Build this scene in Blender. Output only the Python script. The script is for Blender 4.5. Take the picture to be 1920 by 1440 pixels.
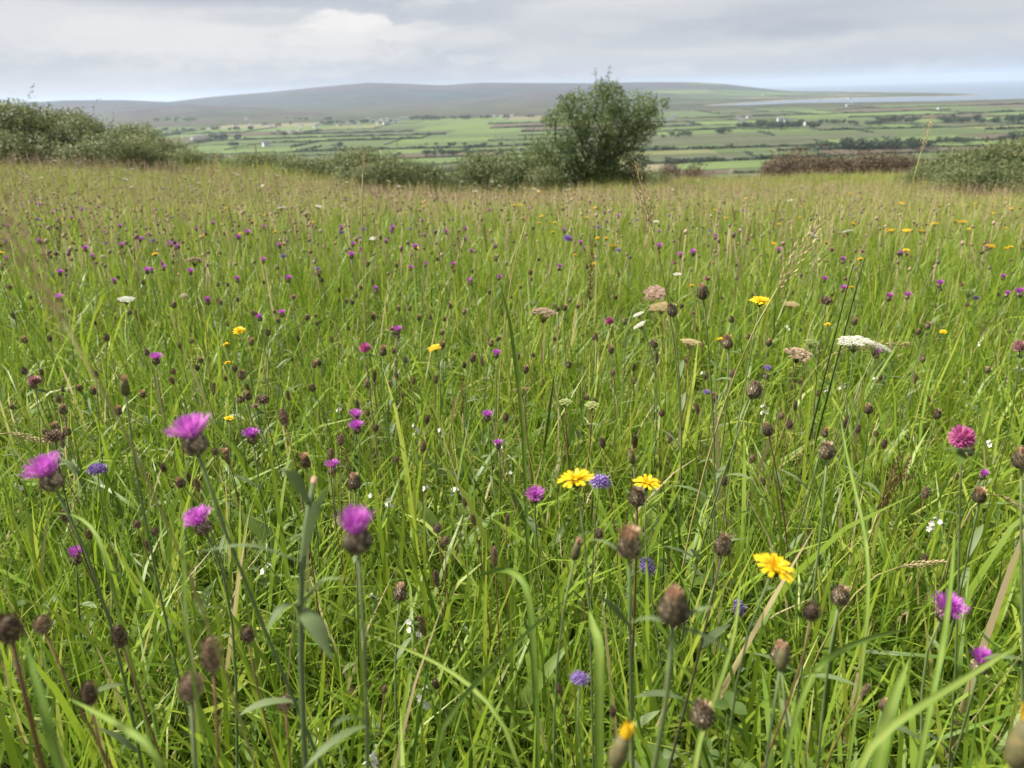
import bpy, math
import numpy as np
from mathutils import Vector, Matrix, Quaternion
rng = np.random.default_rng(11)
R = math.radians
for o in list(bpy.data.objects): bpy.data.objects.remove(o)
scene = bpy.context.scene
col = scene.collection

# ------------------------------------------------------------------ camera
FPX, CX, CY = 1450.0, 960.0, 720.0            # focal length and centre in photograph pixels
PITCH, ROLL, CAMZ = R(20.67), R(1.7), 0.82
_Fw = np.array([0, math.cos(PITCH), -math.sin(PITCH)])
_R0 = np.array([1.0, 0, 0]); _U0 = np.array([0, math.sin(PITCH), math.cos(PITCH)])
_Rr = math.cos(ROLL)*_R0 - math.sin(ROLL)*_U0
_Ur = math.sin(ROLL)*_R0 + math.cos(ROLL)*_U0
CAM = np.array([0, 0, CAMZ])
cd = bpy.data.cameras.new('camera'); cam = bpy.data.objects.new('camera', cd); col.objects.link(cam)
cam.matrix_world = Matrix(((_Rr[0], _Ur[0], -_Fw[0], 0), (_Rr[1], _Ur[1], -_Fw[1], 0), (_Rr[2], _Ur[2], -_Fw[2], CAMZ), (0, 0, 0, 1)))
cd.sensor_width = 36; cd.lens = FPX/1920*36; cd.clip_start = 0.02; cd.clip_end = 120000
cd.dof.use_dof = True; cd.dof.focus_distance = 1.15; cd.dof.aperture_fstop = 8.0
scene.camera = cam

# ------------------------------------------------------------------ pixel helpers (a pixel gives only a direction)
def ray(x, y):
    d = _Fw*FPX + (x-CX)*_Rr - (y-CY)*_Ur
    return d/np.linalg.norm(d)
def at_dist(x, y, d): return CAM + ray(x, y)*d
def on_z(x, y, z):
    r = ray(x, y); return CAM + r*((z-CAMZ)/r[2])
def at_y(x, y, Y):
    r = ray(x, y); return CAM + r*(Y/r[1])
def hor(x): return 173.0 - (x-960)*math.tan(ROLL)

# ------------------------------------------------------------------ sun, sky, exposure
TO_SUN = Vector((-0.58, 0.10, 0.81)).normalized()
sd = bpy.data.lights.new('sun', 'SUN'); sd.energy = 5.0; sd.angle = R(9.0); sd.color = (1.0, 0.95, 0.87)
so = bpy.data.objects.new('sun', sd); col.objects.link(so)
so.rotation_euler = TO_SUN.to_track_quat('Z', 'Y').to_euler(); so.location = (-20, 0, 30)
world = bpy.data.worlds.new('World'); scene.world = world; world.use_nodes = True
def build_sky():
    nt = world.node_tree; N = nt.nodes; L = nt.links; N.clear()
    out = N.new('ShaderNodeOutputWorld'); bg = N.new('ShaderNodeBackground'); bg.inputs['Strength'].default_value = 0.1
    L.new(bg.outputs[0], out.inputs[0])
    sky = N.new('ShaderNodeTexSky'); sky.sky_type = 'NISHITA'; sky.sun_disc = False
    sky.sun_elevation = math.asin(TO_SUN.z); sky.sun_rotation = math.atan2(TO_SUN.x, TO_SUN.y)
    sky.air_density = 1.2; sky.dust_density = 2.0
    tc = N.new('ShaderNodeTexCoord')
    def noise(sc, detail, rough, off, dist=0.0):
        m = N.new('ShaderNodeMapping'); m.inputs['Scale'].default_value = sc; m.inputs['Location'].default_value = off
        L.new(tc.outputs['Generated'], m.inputs['Vector'])
        n = N.new('ShaderNodeTexNoise'); n.inputs['Scale'].default_value = 1.0; n.inputs['Detail'].default_value = detail
        n.inputs['Roughness'].default_value = rough; n.inputs['Distortion'].default_value = dist
        L.new(m.outputs[0], n.inputs['Vector']); return n.outputs['Fac']
    def ramp(src, stops):
        r = N.new('ShaderNodeValToRGB'); e = r.color_ramp.elements
        while len(e) < len(stops): e.new(0.5)
        for k, (p, c) in enumerate(stops): e[k].position = p; e[k].color = (*c, 1)
        L.new(src, r.inputs[0]); return r.outputs[0]
    def mix(f, a, b):
        m = N.new('ShaderNodeMix'); m.data_type = 'RGBA'
        if isinstance(f, float): m.inputs[0].default_value = f
        else: L.new(f, m.inputs[0])
        L.new(a, m.inputs[6]); L.new(b, m.inputs[7]); return m.outputs[2]
    def mth(op, x, y=0.0, clamp=False):
        n = N.new('ShaderNodeMath'); n.operation = op; n.use_clamp = clamp
        for i, v in enumerate((x, y)):
            if isinstance(v, (int, float)): n.inputs[i].default_value = v
            else: L.new(v, n.inputs[i])
        return n.outputs[0]
    def dotv(v):
        n = N.new('ShaderNodeVectorMath'); n.operation = 'DOT_PRODUCT'; n.inputs[1].default_value = tuple(v); L.new(tc.outputs['Generated'], n.inputs[0]); return n.outputs['Value']
    big = noise((2.4, 2.4, 16), 5, 0.5, (3.1, 0.4, 0.0), 0.3)
    fine = noise((9, 9, 34), 8, 0.58, (1.3, 2.2, 0.7), 0.25)
    edge_n = noise((34, 34, 75), 6, 0.6, (4.4, 0.9, 2.1), 0.4)
    def cloud_bank(px, py, w, h, edge, rag):
        """a cloud in the direction of a pixel, w by h in photograph pixels, with a ragged noisy edge"""
        c = ray(px, py); u = (dotv(_R0) , dotv((0, 0, 1)))
        ex = mth('DIVIDE', mth('SUBTRACT', u[0], float(c[0])), w/FPX); ez = mth('DIVIDE', mth('SUBTRACT', u[1], float(c[2])), h/FPX)
        d = mth('ADD', mth('MULTIPLY', ex, ex), mth('MULTIPLY', ez, ez))
        d = mth('SUBTRACT', mth('SQRT', d), mth('MULTIPLY', mth('SUBTRACT', mth('ADD', mth('MULTIPLY', fine, 0.45), mth('MULTIPLY', edge_n, 0.55)), 0.5), rag*1.35))
        front = mth('GREATER_THAN', dotv((0, 1, 0)), 0.0)
        return mth('MULTIPLY', mth('DIVIDE', mth('SUBTRACT', 1.0+edge, d), 2*edge, True), front)
    col_ = ramp(big, [(0.32, (0.49, 0.52, 0.60)), (0.50, (0.60, 0.61, 0.66)), (0.66, (0.73, 0.715, 0.735))])
    def rgb(c):
        r = N.new('ShaderNodeRGB'); r.outputs[0].default_value = (*c, 1); return r.outputs[0]
    puffs = ramp(mth('ADD', mth('MULTIPLY', fine, 0.65), mth('MULTIPLY', edge_n, 0.35)), [(0.49, (0, 0, 0)), (0.60, (1, 1, 1))])
    col_ = mix(mth('MULTIPLY', puffs, 0.62), col_, rgb((0.74, 0.735, 0.75)))
    for px, py, w, h, e, rag, cc, amt in [
        (250, 100, 260, 26, 0.7, 1.5, (0.52, 0.545, 0.61), 0.6), (300, 65, 210, 34, 0.5, 2.2, (0.82, 0.79, 0.80), 0.9), (60, 30, 160, 40, 0.7, 1.5, (0.72, 0.71, 0.74), 0.7), (330, -12, 200, 16, 0.5, 1.2, (0.42, 0.45, 0.53), 0.8),
        (560, 92, 190, 22, 0.45, 2.4, (0.79, 0.77, 0.785), 0.8), (640, 44, 62, 20, 0.16, 2.0, (0.90, 0.87, 0.86), 0.95), (690, 40, 40, 17, 0.16, 2.0, (0.92, 0.89, 0.88), 0.9), (600, 72, 70, 12, 0.2, 2.0, (0.82, 0.80, 0.80), 0.8), (740, 60, 52, 13, 0.18, 2.0, (0.84, 0.81, 0.81), 0.85), (850, 75, 60, 14, 0.4, 2.2, (0.70, 0.70, 0.73), 0.7), (220, 137, 60, 12, 0.4, 2.0, (0.70, 0.69, 0.72), 0.7),
        (1060, 25, 70, 30, 0.45, 2.2, (0.70, 0.705, 0.74), 0.8), (1000, 100, 45, 10, 0.5, 2.0, (0.68, 0.68, 0.71), 0.7), (1480, 35, 330, 26, 0.7, 1.6, (0.44, 0.48, 0.57), 0.75), (1500, 55, 80, 12, 0.6, 1.6, (0.41, 0.45, 0.54), 0.6), (400, 62, 45, 14, 0.2, 2.4, (0.80, 0.785, 0.79), 0.55), (460, 98, 50, 10, 0.2, 2.4, (0.78, 0.765, 0.775), 0.6), (790, 52, 36, 10, 0.2, 2.4, (0.78, 0.77, 0.78), 0.6), (905, 70, 48, 10, 0.25, 2.4, (0.72, 0.715, 0.74), 0.6), (880, 110, 40, 8, 0.25, 2.4, (0.70, 0.70, 0.73), 0.6), (1150, 50, 60, 14, 0.25, 2.4, (0.68, 0.685, 0.72), 0.6), (1290, 22, 70, 14, 0.25, 2.4, (0.66, 0.67, 0.71), 0.6), (130, 85, 60, 14, 0.25, 2.4, (0.76, 0.745, 0.76), 0.55), (200, 48, 60, 14, 0.25, 2.4, (0.82, 0.80, 0.805), 0.5), (1240, 80, 90, 9, 0.4, 2.2, (0.52, 0.55, 0.62), 0.5), (820, 25, 90, 9, 0.4, 2.2, (0.50, 0.53, 0.60), 0.5), (480, 35, 80, 10, 0.4, 2.2, (0.52, 0.55, 0.62), 0.55),
        (1880, 5, 160, 14, 0.6, 1.6, (0.64, 0.65, 0.69), 0.7)]:
        col_ = mix(mth('MULTIPLY', cloud_bank(px, py, w, h, e, rag), amt), col_, rgb(cc))
    sc = N.new('ShaderNodeVectorMath'); sc.operation = 'SCALE'; sc.inputs['Scale'].default_value = 5.0
    L.new(col_, sc.inputs[0])
    fin = mix(0.96, sky.outputs[0], sc.outputs[0])
    L.new(fin, bg.inputs['Color'])
build_sky()
vs = scene.view_settings
vs.view_transform = 'Standard'; vs.look = 'None'; vs.exposure = 1.0; vs.gamma = 1.0; vs.use_curve_mapping = False
cy = scene.cycles
cy.max_bounces = 6; cy.diffuse_bounces = 3; cy.glossy_bounces = 1; cy.transmission_bounces = 3; cy.transparent_max_bounces = 4; cy.volume_bounces = 1
cy.use_denoising = True; cy.use_adaptive_sampling = True; cy.adaptive_threshold = 0.015; cy.sample_clamp_indirect = 4.0

# ------------------------------------------------------------------ terrain
SEA = -82.0
def sstep(a, b, x):
    t = np.clip((x-a)/(b-a), 0, 1); return t*t*(3-2*t)
def vnoise(x, y, seed=0):
    xi = np.floor(x); yi = np.floor(y); fx = x-xi; fy = y-yi
    fx = fx*fx*(3-2*fx); fy = fy*fy*(3-2*fy)
    def h(a, b):
        s = np.sin(a*127.1+b*311.7+seed*74.7)*43758.5453; return s-np.floor(s)
    return (h(xi, yi)*(1-fx)+h(xi+1, yi)*fx)*(1-fy)+(h(xi, yi+1)*(1-fx)+h(xi+1, yi+1)*fx)*fy
def fbm(x, y, seed=0, n=4):
    s = 0; a = 0.5
    for k in range(n): s = s+a*vnoise(x*2**k, y*2**k, seed+k); a *= 0.5
    return s
def crest(pts, Y):
    P = [at_y(px, py, Y) for px, py in pts]
    return np.array([p[0]/Y for p in P]), np.array([p[2] for p in P])
HILLS = []      # (t, z, crest distance, front width, back width)
for pts, Y, fw, bw in [
    ([(-500, 235), (60, 212), (200, 205), (300, 193), (400, 181), (500, 173), (600, 163), (690, 155), (760, 157), (830, 160), (900, 155), (1100, 156), (1200, 154), (1300, 154), (1360, 157.5), (1420, 164.5), (1470, 170), (1540, 175), (1640, 178)], 7600, 3000, 2500),
    ([(-600, 225), (-200, 200), (60, 192), (120, 188), (230, 187.5), (330, 192), (430, 203), (560, 225)], 6000, 1300, 1500),
    ([(-400, 238), (120, 222), (230, 206), (340, 196), (440, 199), (560, 207), (660, 216), (800, 225)], 4700, 900, 1200),
    ([(620, 215), (720, 208), (800, 196), (900, 184), (1000, 172), (1080, 168), (1150, 172), (1250, 176), (1350, 177), (1430, 178), (1500, 183)], 5900, 1900, 1500)]:
    t, z = crest(pts, Y); HILLS.append((t, z, Y, fw, bw))
_sea_px = [(1330, 199), (1420, 197), (1500, 193.5), (1600, 192.5), (1750, 190.5), (1920, 186), (2300, 176)]
_sea_px += [(2300, hor(2300)+4.2), (1900, hor(1900)+4.2), (1440, hor(1440)+4.2)]
_sea_px += [(1445, 169.5), (1520, 171.5), (1600, 172.5), (1720, 174), (1800, 176), (1845, 177.6), (1800, 180), (1700, 182), (1600, 184.5), (1500, 187.5), (1420, 192), (1330, 198)]
SEA_POLY = np.array([on_z(px, py, SEA)[:2] for px, py in _sea_px])
def in_poly(x, y, P):
    ins = np.zeros(np.shape(x), bool); n = len(P)
    for i in range(n):
        x0, y0 = P[i]; x1, y1 = P[(i+1) % n]
        c = ((y0 > y) != (y1 > y)) & (x < (x1-x0)*(y-y0)/(y1-y0+1e-12)+x0)
        ins ^= c
    return ins
EDGE = 29.0
def ground(x, y):
    x = np.asarray(x, float); y = np.asarray(y, float)
    d = np.maximum(y, 0)
    near = -0.078*d - 0.00022*d*d
    lx = np.clip(x, -30, 40)
    near = near + np.where(lx < 0, -0.075*lx*sstep(0, 20, d)*1.05, -0.045*lx*(1-0.75*sstep(21, 28, d)))
    near = near - 0.45*np.exp(-((x+1.0)/5.0)**2)*sstep(8, 22, d)
    near = near + 0.10*(fbm(x*0.35, y*0.35, 5)-0.45)*sstep(0.5, 3, d) + 0.03*(fbm(x*1.7, y*1.7, 9)-0.45)
    e = EDGE + 0.05*x
    k = np.clip(y-e, 0, None)
    slope = near - 0.16*k
    valley = -80 + 5*(fbm(x/420, y/420, 21)-0.45)
    h = np.where(y < e, near, np.maximum(slope, valley))
    w = sstep(250, 620, y)
    h = h*(1-w) + np.where(y < 250, h, valley)*w
    yy = np.maximum(y, 1.0); t = x/yy
    top = np.full(np.shape(h), -1e9)
    for ht, hz, Y, fw, bw in HILLS:
        zc = np.interp(t, ht, hz)
        rise = np.where(y < Y, sstep(Y-fw, Y, y), 1-sstep(Y, Y+bw, y))
        nz = (fbm(x/900, y/900, int(Y) % 97)-0.47)*26*np.where(y < Y, sstep(Y-fw, Y-0.6*fw, y)*(1-sstep(Y-0.25*fw, Y, y)), 0)
        hh = -80 + (zc+80)*rise + nz
        top = np.maximum(top, np.where(y > 3200, hh, -1e9))
    h = np.where(y > 3200, np.maximum(h, top), h)
    s = in_poly(x, y, SEA_POLY) | (y > 11500)
    return np.where(s & (y > 2000), SEA-6.0, h)
def gz(x, y): return float(ground(np.array([x]), np.array([y]))[0])
def hit(px, py, H=0.0, ymax=40.0):
    """first point of a pixel's ray that is H above the ground"""
    r = ray(px, py); t = np.linspace(0.3, ymax, 1600)
    P = CAM[None]+r[None]*t[:, None]
    g = P[:, 2]-ground(P[:, 0], P[:, 1])-H
    i = np.argmax(g < 0)
    return P[i] if g[i] < 0 else None

# ------------------------------------------------------------------ materials
def new_mat(name):
    m = bpy.data.materials.new(name); m.use_nodes = True; m.node_tree.nodes.clear(); return m
def plant_mat(name, stops, attr=None, rough=0.5, trans=0.0, obj_rand=0.0, noise=0.0, nscale=40.0, spec=0.3, patch=None):
    """stops = colour ramp driven by a per-piece random value (attribute) or noise"""
    m = new_mat(name); nt = m.node_tree; N = nt.nodes; L = nt.links
    out = N.new('ShaderNodeOutputMaterial'); p = N.new('ShaderNodeBsdfPrincipled')
    p.inputs['Roughness'].default_value = rough; p.inputs['Specular IOR Level'].default_value = spec
    def math_(op, a, b):
        n = N.new('ShaderNodeMath'); n.operation = op
        for i, v in enumerate((a, b)):
            if isinstance(v, (int, float)): n.inputs[i].default_value = v
            else: L.new(v, n.inputs[i])
        return n.outputs[0]
    if attr:
        a = N.new('ShaderNodeAttribute'); a.attribute_name = attr; f = a.outputs['Fac']
    else:
        v = N.new('ShaderNodeValue'); v.outputs[0].default_value = 0.5; f = v.outputs[0]
    if obj_rand:
        oi = N.new('ShaderNodeObjectInfo'); f = math_('ADD', f, math_('MULTIPLY', math_('SUBTRACT', oi.outputs['Random'], 0.5), obj_rand))
    if noise:
        tc = N.new('ShaderNodeTexCoord'); n = N.new('ShaderNodeTexNoise'); n.inputs['Scale'].default_value = nscale; n.inputs['Detail'].default_value = 3
        L.new(tc.outputs['Object'], n.inputs['Vector'])
        f = math_('ADD', f, math_('MULTIPLY', math_('SUBTRACT', n.outputs['Fac'], 0.5), noise))
    if patch:
        g = N.new('ShaderNodeNewGeometry'); n = N.new('ShaderNodeTexNoise'); n.inputs['Scale'].default_value = patch[0]; n.inputs['Detail'].default_value = 3
        L.new(g.outputs['Position'], n.inputs['Vector'])
        f = math_('ADD', f, math_('MULTIPLY', math_('SUBTRACT', n.outputs['Fac'], 0.5), patch[1]))
    r = N.new('ShaderNodeValToRGB'); e = r.color_ramp.elements
    while len(e) < len(stops): e.new(0.5)
    for k, (pp, c) in enumerate(stops): e[k].position = pp; e[k].color = (*c, 1)
    L.new(f, r.inputs[0]); L.new(r.outputs[0], p.inputs['Base Color'])
    if trans:
        t = N.new('ShaderNodeBsdfTranslucent'); L.new(r.outputs[0], t.inputs['Color'])
        mx = N.new('ShaderNodeMixShader'); mx.inputs[0].default_value = trans
        L.new(p.outputs[0], mx.inputs[1]); L.new(t.outputs[0], mx.inputs[2]); L.new(mx.outputs[0], out.inputs[0])
    else: L.new(p.outputs[0], out.inputs[0])
    return m
M = {}
M['grass'] = plant_mat('grass_blades', [(0.0, (0.060, 0.122, 0.013)), (0.3, (0.132, 0.228, 0.017)), (0.62, (0.235, 0.332, 0.026)), (0.86, (0.34, 0.40, 0.050)), (0.94, (0.45, 0.40, 0.16)), (1.0, (0.50, 0.40, 0.22))],
                       'rnd', 0.45, 0.45, 0.22, patch=(0.35, 0.35), spec=0.4)
M['blade'] = plant_mat('broad_grass_blade', [(0.0, (0.07, 0.14, 0.02)), (0.5, (0.13, 0.22, 0.03)), (1.0, (0.26, 0.33, 0.07))], 'rnd', 0.6, 0.35, 0.5, 0.5, 45, spec=0.2)
M['leaf'] = plant_mat('meadow_leaf', [(0.0, (0.055, 0.10, 0.016)), (1.0, (0.14, 0.21, 0.032))], None, 0.5, 0.3, 0.7, 0.4, 60)
M['weedleaf'] = plant_mat('knapweed_leaf', [(0.0, (0.085, 0.125, 0.045)), (1.0, (0.19, 0.245, 0.10))], None, 0.6, 0.25, 0.6, 0.4, 50)
M['stem'] = plant_mat('green_stem', [(0.0, (0.08, 0.12, 0.04)), (1.0, (0.17, 0.21, 0.08))], None, 0.6, 0.0, 0.8, 0.3, 40)
M['darkstem'] = plant_mat('dark_stem', [(0.0, (0.045, 0.04, 0.025)), (1.0, (0.12, 0.10, 0.05))], None, 0.6, 0.0, 0.8, 0.3, 40)
M['brownstem'] = plant_mat('russet_stem', [(0.0, (0.11, 0.055, 0.025)), (1.0, (0.22, 0.14, 0.06))], None, 0.6, 0.0, 0.8, 0.3, 40)
M['straw'] = plant_mat('straw', [(0.0, (0.30, 0.22, 0.10)), (1.0, (0.52, 0.42, 0.22))], None, 0.6, 0.2, 0.8, 0.3, 60)
M['strawg'] = plant_mat('greenish_straw', [(0.0, (0.22, 0.24, 0.06)), (1.0, (0.42, 0.36, 0.13))], None, 0.6, 0.2, 0.8, 0.3, 60)
M['rush'] = plant_mat('rush_green', [(0.0, (0.03, 0.075, 0.018)), (1.0, (0.07, 0.13, 0.03))], None, 0.4, 0.0, 0.4, 0.3, 30)
M['purple'] = plant_mat('knapweed_florets', [(0.0, (0.32, 0.07, 0.40)), (0.5, (0.56, 0.11, 0.55)), (1.0, (0.68, 0.24, 0.62))], 'rnd', 0.6, 0.30, 0.35)
M['involucre'] = plant_mat('knapweed_head', [(0.0, (0.05, 0.035, 0.02)), (1.0, (0.15, 0.12, 0.06))], None, 0.8, 0, 0.5, 0.5, 300)
M['bract'] = plant_mat('dark_bracts', [(0.0, (0.055, 0.042, 0.028)), (0.5, (0.17, 0.13, 0.082)), (0.8, (0.31, 0.245, 0.155)), (1.0, (0.50, 0.41, 0.27))], 'rnd', 0.75, 0, 0.3)
M['seedbrown'] = plant_mat('brown_seed_scales', [(0.0, (0.06, 0.04, 0.026)), (0.5, (0.19, 0.125, 0.075)), (1.0, (0.42, 0.31, 0.19))], 'rnd', 0.8, 0, 0.45)
M['tan'] = plant_mat('tan_tuft', [(0.0, (0.30, 0.17, 0.10)), (0.6, (0.50, 0.31, 0.19)), (1.0, (0.62, 0.46, 0.30))], 'rnd', 0.8, 0.2, 0.3)
M['violet'] = plant_mat('scabious_florets', [(0.0, (0.15, 0.09, 0.29)), (0.6, (0.28, 0.18, 0.45)), (1.0, (0.43, 0.32, 0.58))], 'rnd', 0.6, 0.2, 0.3)
M['yellow'] = plant_mat('yellow_petals', [(0.0, (0.70, 0.36, 0.005)), (0.5, (0.83, 0.56, 0.008)), (1.0, (0.88, 0.66, 0.02))], 'rnd', 0.5, 0.30, 0.4)
M['orange'] = plant_mat('orange_yellow_petals', [(0.0, (0.58, 0.33, 0.008)), (1.0, (0.76, 0.53, 0.02))], 'rnd', 0.55, 0.2, 0.4)
M['disc'] = plant_mat('orange_disc', [(0.0, (0.45, 0.20, 0.01)), (1.0, (0.70, 0.38, 0.01))], 'rnd', 0.7, 0, 0.3)
M['sepal'] = plant_mat('green_sepals', [(0.0, (0.035, 0.05, 0.018)), (1.0, (0.085, 0.10, 0.035))], None, 0.6, 0, 0.4, 0.4, 200)
M['pink'] = plant_mat('clover_florets', [(0.0, (0.28, 0.04, 0.14)), (0.5, (0.48, 0.09, 0.27)), (1.0, (0.62, 0.25, 0.42))], 'rnd', 0.6, 0.25, 0.2)
M['dustypink'] = plant_mat('fading_florets', [(0.0, (0.24, 0.11, 0.11)), (1.0, (0.46, 0.27, 0.24))], 'rnd', 0.7, 0.2, 0.2)
M['white'] = plant_mat('white_petals', [(0.0, (0.52, 0.50, 0.39)), (1.0, (0.74, 0.73, 0.65))], 'rnd', 0.6, 0.25, 0.2)
M['cream'] = plant_mat('cream_florets', [(0.0, (0.46, 0.40, 0.24)), (1.0, (0.66, 0.60, 0.42))], 'rnd', 0.7, 0.2, 0.3)
M['palegreen'] = plant_mat('green_umbel', [(0.0, (0.22, 0.27, 0.07)), (1.0, (0.40, 0.42, 0.16))], 'rnd', 0.7, 0.2, 0.3)
M['drypink'] = plant_mat('dry_umbel', [(0.0, (0.15, 0.085, 0.06)), (0.6, (0.30, 0.19, 0.14)), (1.0, (0.44, 0.31, 0.23))], 'rnd', 0.8, 0, 0.3)
M['dryfar'] = plant_mat('far_seed_heads', [(0.0, (0.085, 0.052, 0.050)), (0.5, (0.20, 0.13, 0.10)), (1.0, (0.42, 0.31, 0.20))], 'rnd', 0.8, 0, 0.7)
M['tree_leaf'] = plant_mat('hawthorn_leaves', [(0.0, (0.068, 0.105, 0.040)), (0.5, (0.145, 0.200, 0.070)), (0.85, (0.235, 0.285, 0.105)), (1.0, (0.27, 0.24, 0.13))], 'rnd', 0.5, 0.35, 0.2, patch=(1.1, 0.5))
M['bush_leaf'] = plant_mat('bramble_leaves', [(0.0, (0.075, 0.100, 0.042)), (0.5, (0.160, 0.198, 0.076)), (0.85, (0.26, 0.285, 0.118)), (1.0, (0.29, 0.24, 0.15))], 'rnd', 0.5, 0.35, 0.25, patch=(0.9, 0.6))
M['russet_leaf'] = plant_mat('russet_leaves', [(0.0, (0.060, 0.048, 0.032)), (0.45, (0.125, 0.082, 0.058)), (0.75, (0.17, 0.11, 0.078)), (1.0, (0.12, 0.14, 0.06))], 'rnd', 0.6, 0.2, 0.2, patch=(0.9, 0.5))
M['bark'] = plant_mat('bark', [(0.0, (0.05, 0.04, 0.03)), (1.0, (0.13, 0.11, 0.085))], None, 0.9, 0, 0.2, 0.8, 12)
M['far_leaf'] = plant_mat('far_tree_leaves', [(0.0, (0.026, 0.042, 0.022)), (0.6, (0.050, 0.074, 0.034)), (1.0, (0.085, 0.105, 0.045))], 'rnd', 0.6, 0.1, 0.4)
M['wall'] = plant_mat('white_render', [(0.0, (0.48, 0.48, 0.46)), (1.0, (0.80, 0.80, 0.77))], None, 0.9, 0, 0.6, 0.2, 0.5)
M['slate'] = plant_mat('slate_roof', [(0.0, (0.09, 0.09, 0.10)), (1.0, (0.17, 0.165, 0.17))], None, 0.8, 0, 0.6, 0.3, 0.6)
M['budskin'] = plant_mat('bud_skin', [(0.0, (0.05, 0.05, 0.022)), (0.6, (0.11, 0.10, 0.04)), (1.0, (0.24, 0.17, 0.06))], None, 0.7, 0, 0.4, 1.2, 220)
M['glass'] = plant_mat('window_glass', [(0.0, (0.02, 0.025, 0.03)), (1.0, (0.03, 0.035, 0.04))], None, 0.1)

def ground_mat():
    m = new_mat('ground'); nt = m.node_tree; N = nt.nodes; L = nt.links
    out = N.new('ShaderNodeOutputMaterial'); p = N.new('ShaderNodeBsdfPrincipled'); p.inputs['Roughness'].default_value = 0.95; p.inputs['Specular IOR Level'].default_value = 0.1
    a = N.new('ShaderNodeVertexColor'); a.layer_name = 'land'
    g = N.new('ShaderNodeNewGeometry')
    fac = None
    for s, d in ((0.004, 6), (0.03, 4), (9.0, 4)):
        n = N.new('ShaderNodeTexNoise'); n.inputs['Scale'].default_value = s; n.inputs['Detail'].default_value = d; L.new(g.outputs['Position'], n.inputs['Vector'])
        mr = N.new('ShaderNodeMapRange'); mr.inputs[1].default_value = 0.3; mr.inputs[2].default_value = 0.7; mr.inputs[3].default_value = 0.72; mr.inputs[4].default_value = 1.28
        L.new(n.outputs['Fac'], mr.inputs[0])
        if fac is None: fac = mr.outputs[0]
        else:
            q = N.new('ShaderNodeMath'); q.operation = 'MULTIPLY'; L.new(fac, q.inputs[0]); L.new(mr.outputs[0], q.inputs[1]); fac = q.outputs[0]
    sc = N.new('ShaderNodeVectorMath'); sc.operation = 'SCALE'; L.new(a.outputs[0], sc.inputs[0]); L.new(fac, sc.inputs['Scale'])
    L.new(sc.outputs[0], p.inputs['Base Color']); L.new(p.outputs[0], out.inputs[0]); return m
M['ground'] = ground_mat()
def water_mat():
    m = new_mat('sea_water'); nt = m.node_tree; N = nt.nodes; L = nt.links
    out = N.new('ShaderNodeOutputMaterial'); p = N.new('ShaderNodeBsdfPrincipled')
    p.inputs['Base Color'].default_value = (0.10, 0.14, 0.19, 1); p.inputs['Roughness'].default_value = 0.35
    n = N.new('ShaderNodeTexNoise'); n.inputs['Scale'].default_value = 0.05; n.inputs['Detail'].default_value = 5
    g = N.new('ShaderNodeNewGeometry'); L.new(g.outputs['Position'], n.inputs['Vector'])
    b = N.new('ShaderNodeBump'); b.inputs['Strength'].default_value = 0.4; b.inputs['Distance'].default_value = 1.0
    L.new(n.outputs['Fac'], b.inputs['Height']); L.new(b.outputs[0], p.inputs['Normal']); L.new(p.outputs[0], out.inputs[0]); return m
M['sea'] = water_mat()
def field_mat(name, c):
    return plant_mat(name, [(0.0, tuple(v*0.82 for v in c)), (1.0, tuple(min(1, v*1.18) for v in c))], None, 0.95, 0, 0.3, patch=(0.012, 1.4), spec=0.1)
FIELD = [field_mat('pasture_bright', (0.105, 0.146, 0.048)), field_mat('pasture_mid', (0.084, 0.112, 0.044)), field_mat('pasture_yellow', (0.135, 0.145, 0.060)),
         field_mat('pasture_dull', (0.078, 0.088, 0.046)), field_mat('rough_brown', (0.098, 0.080, 0.054)), field_mat('hay_pale', (0.17, 0.155, 0.09))]

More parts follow.
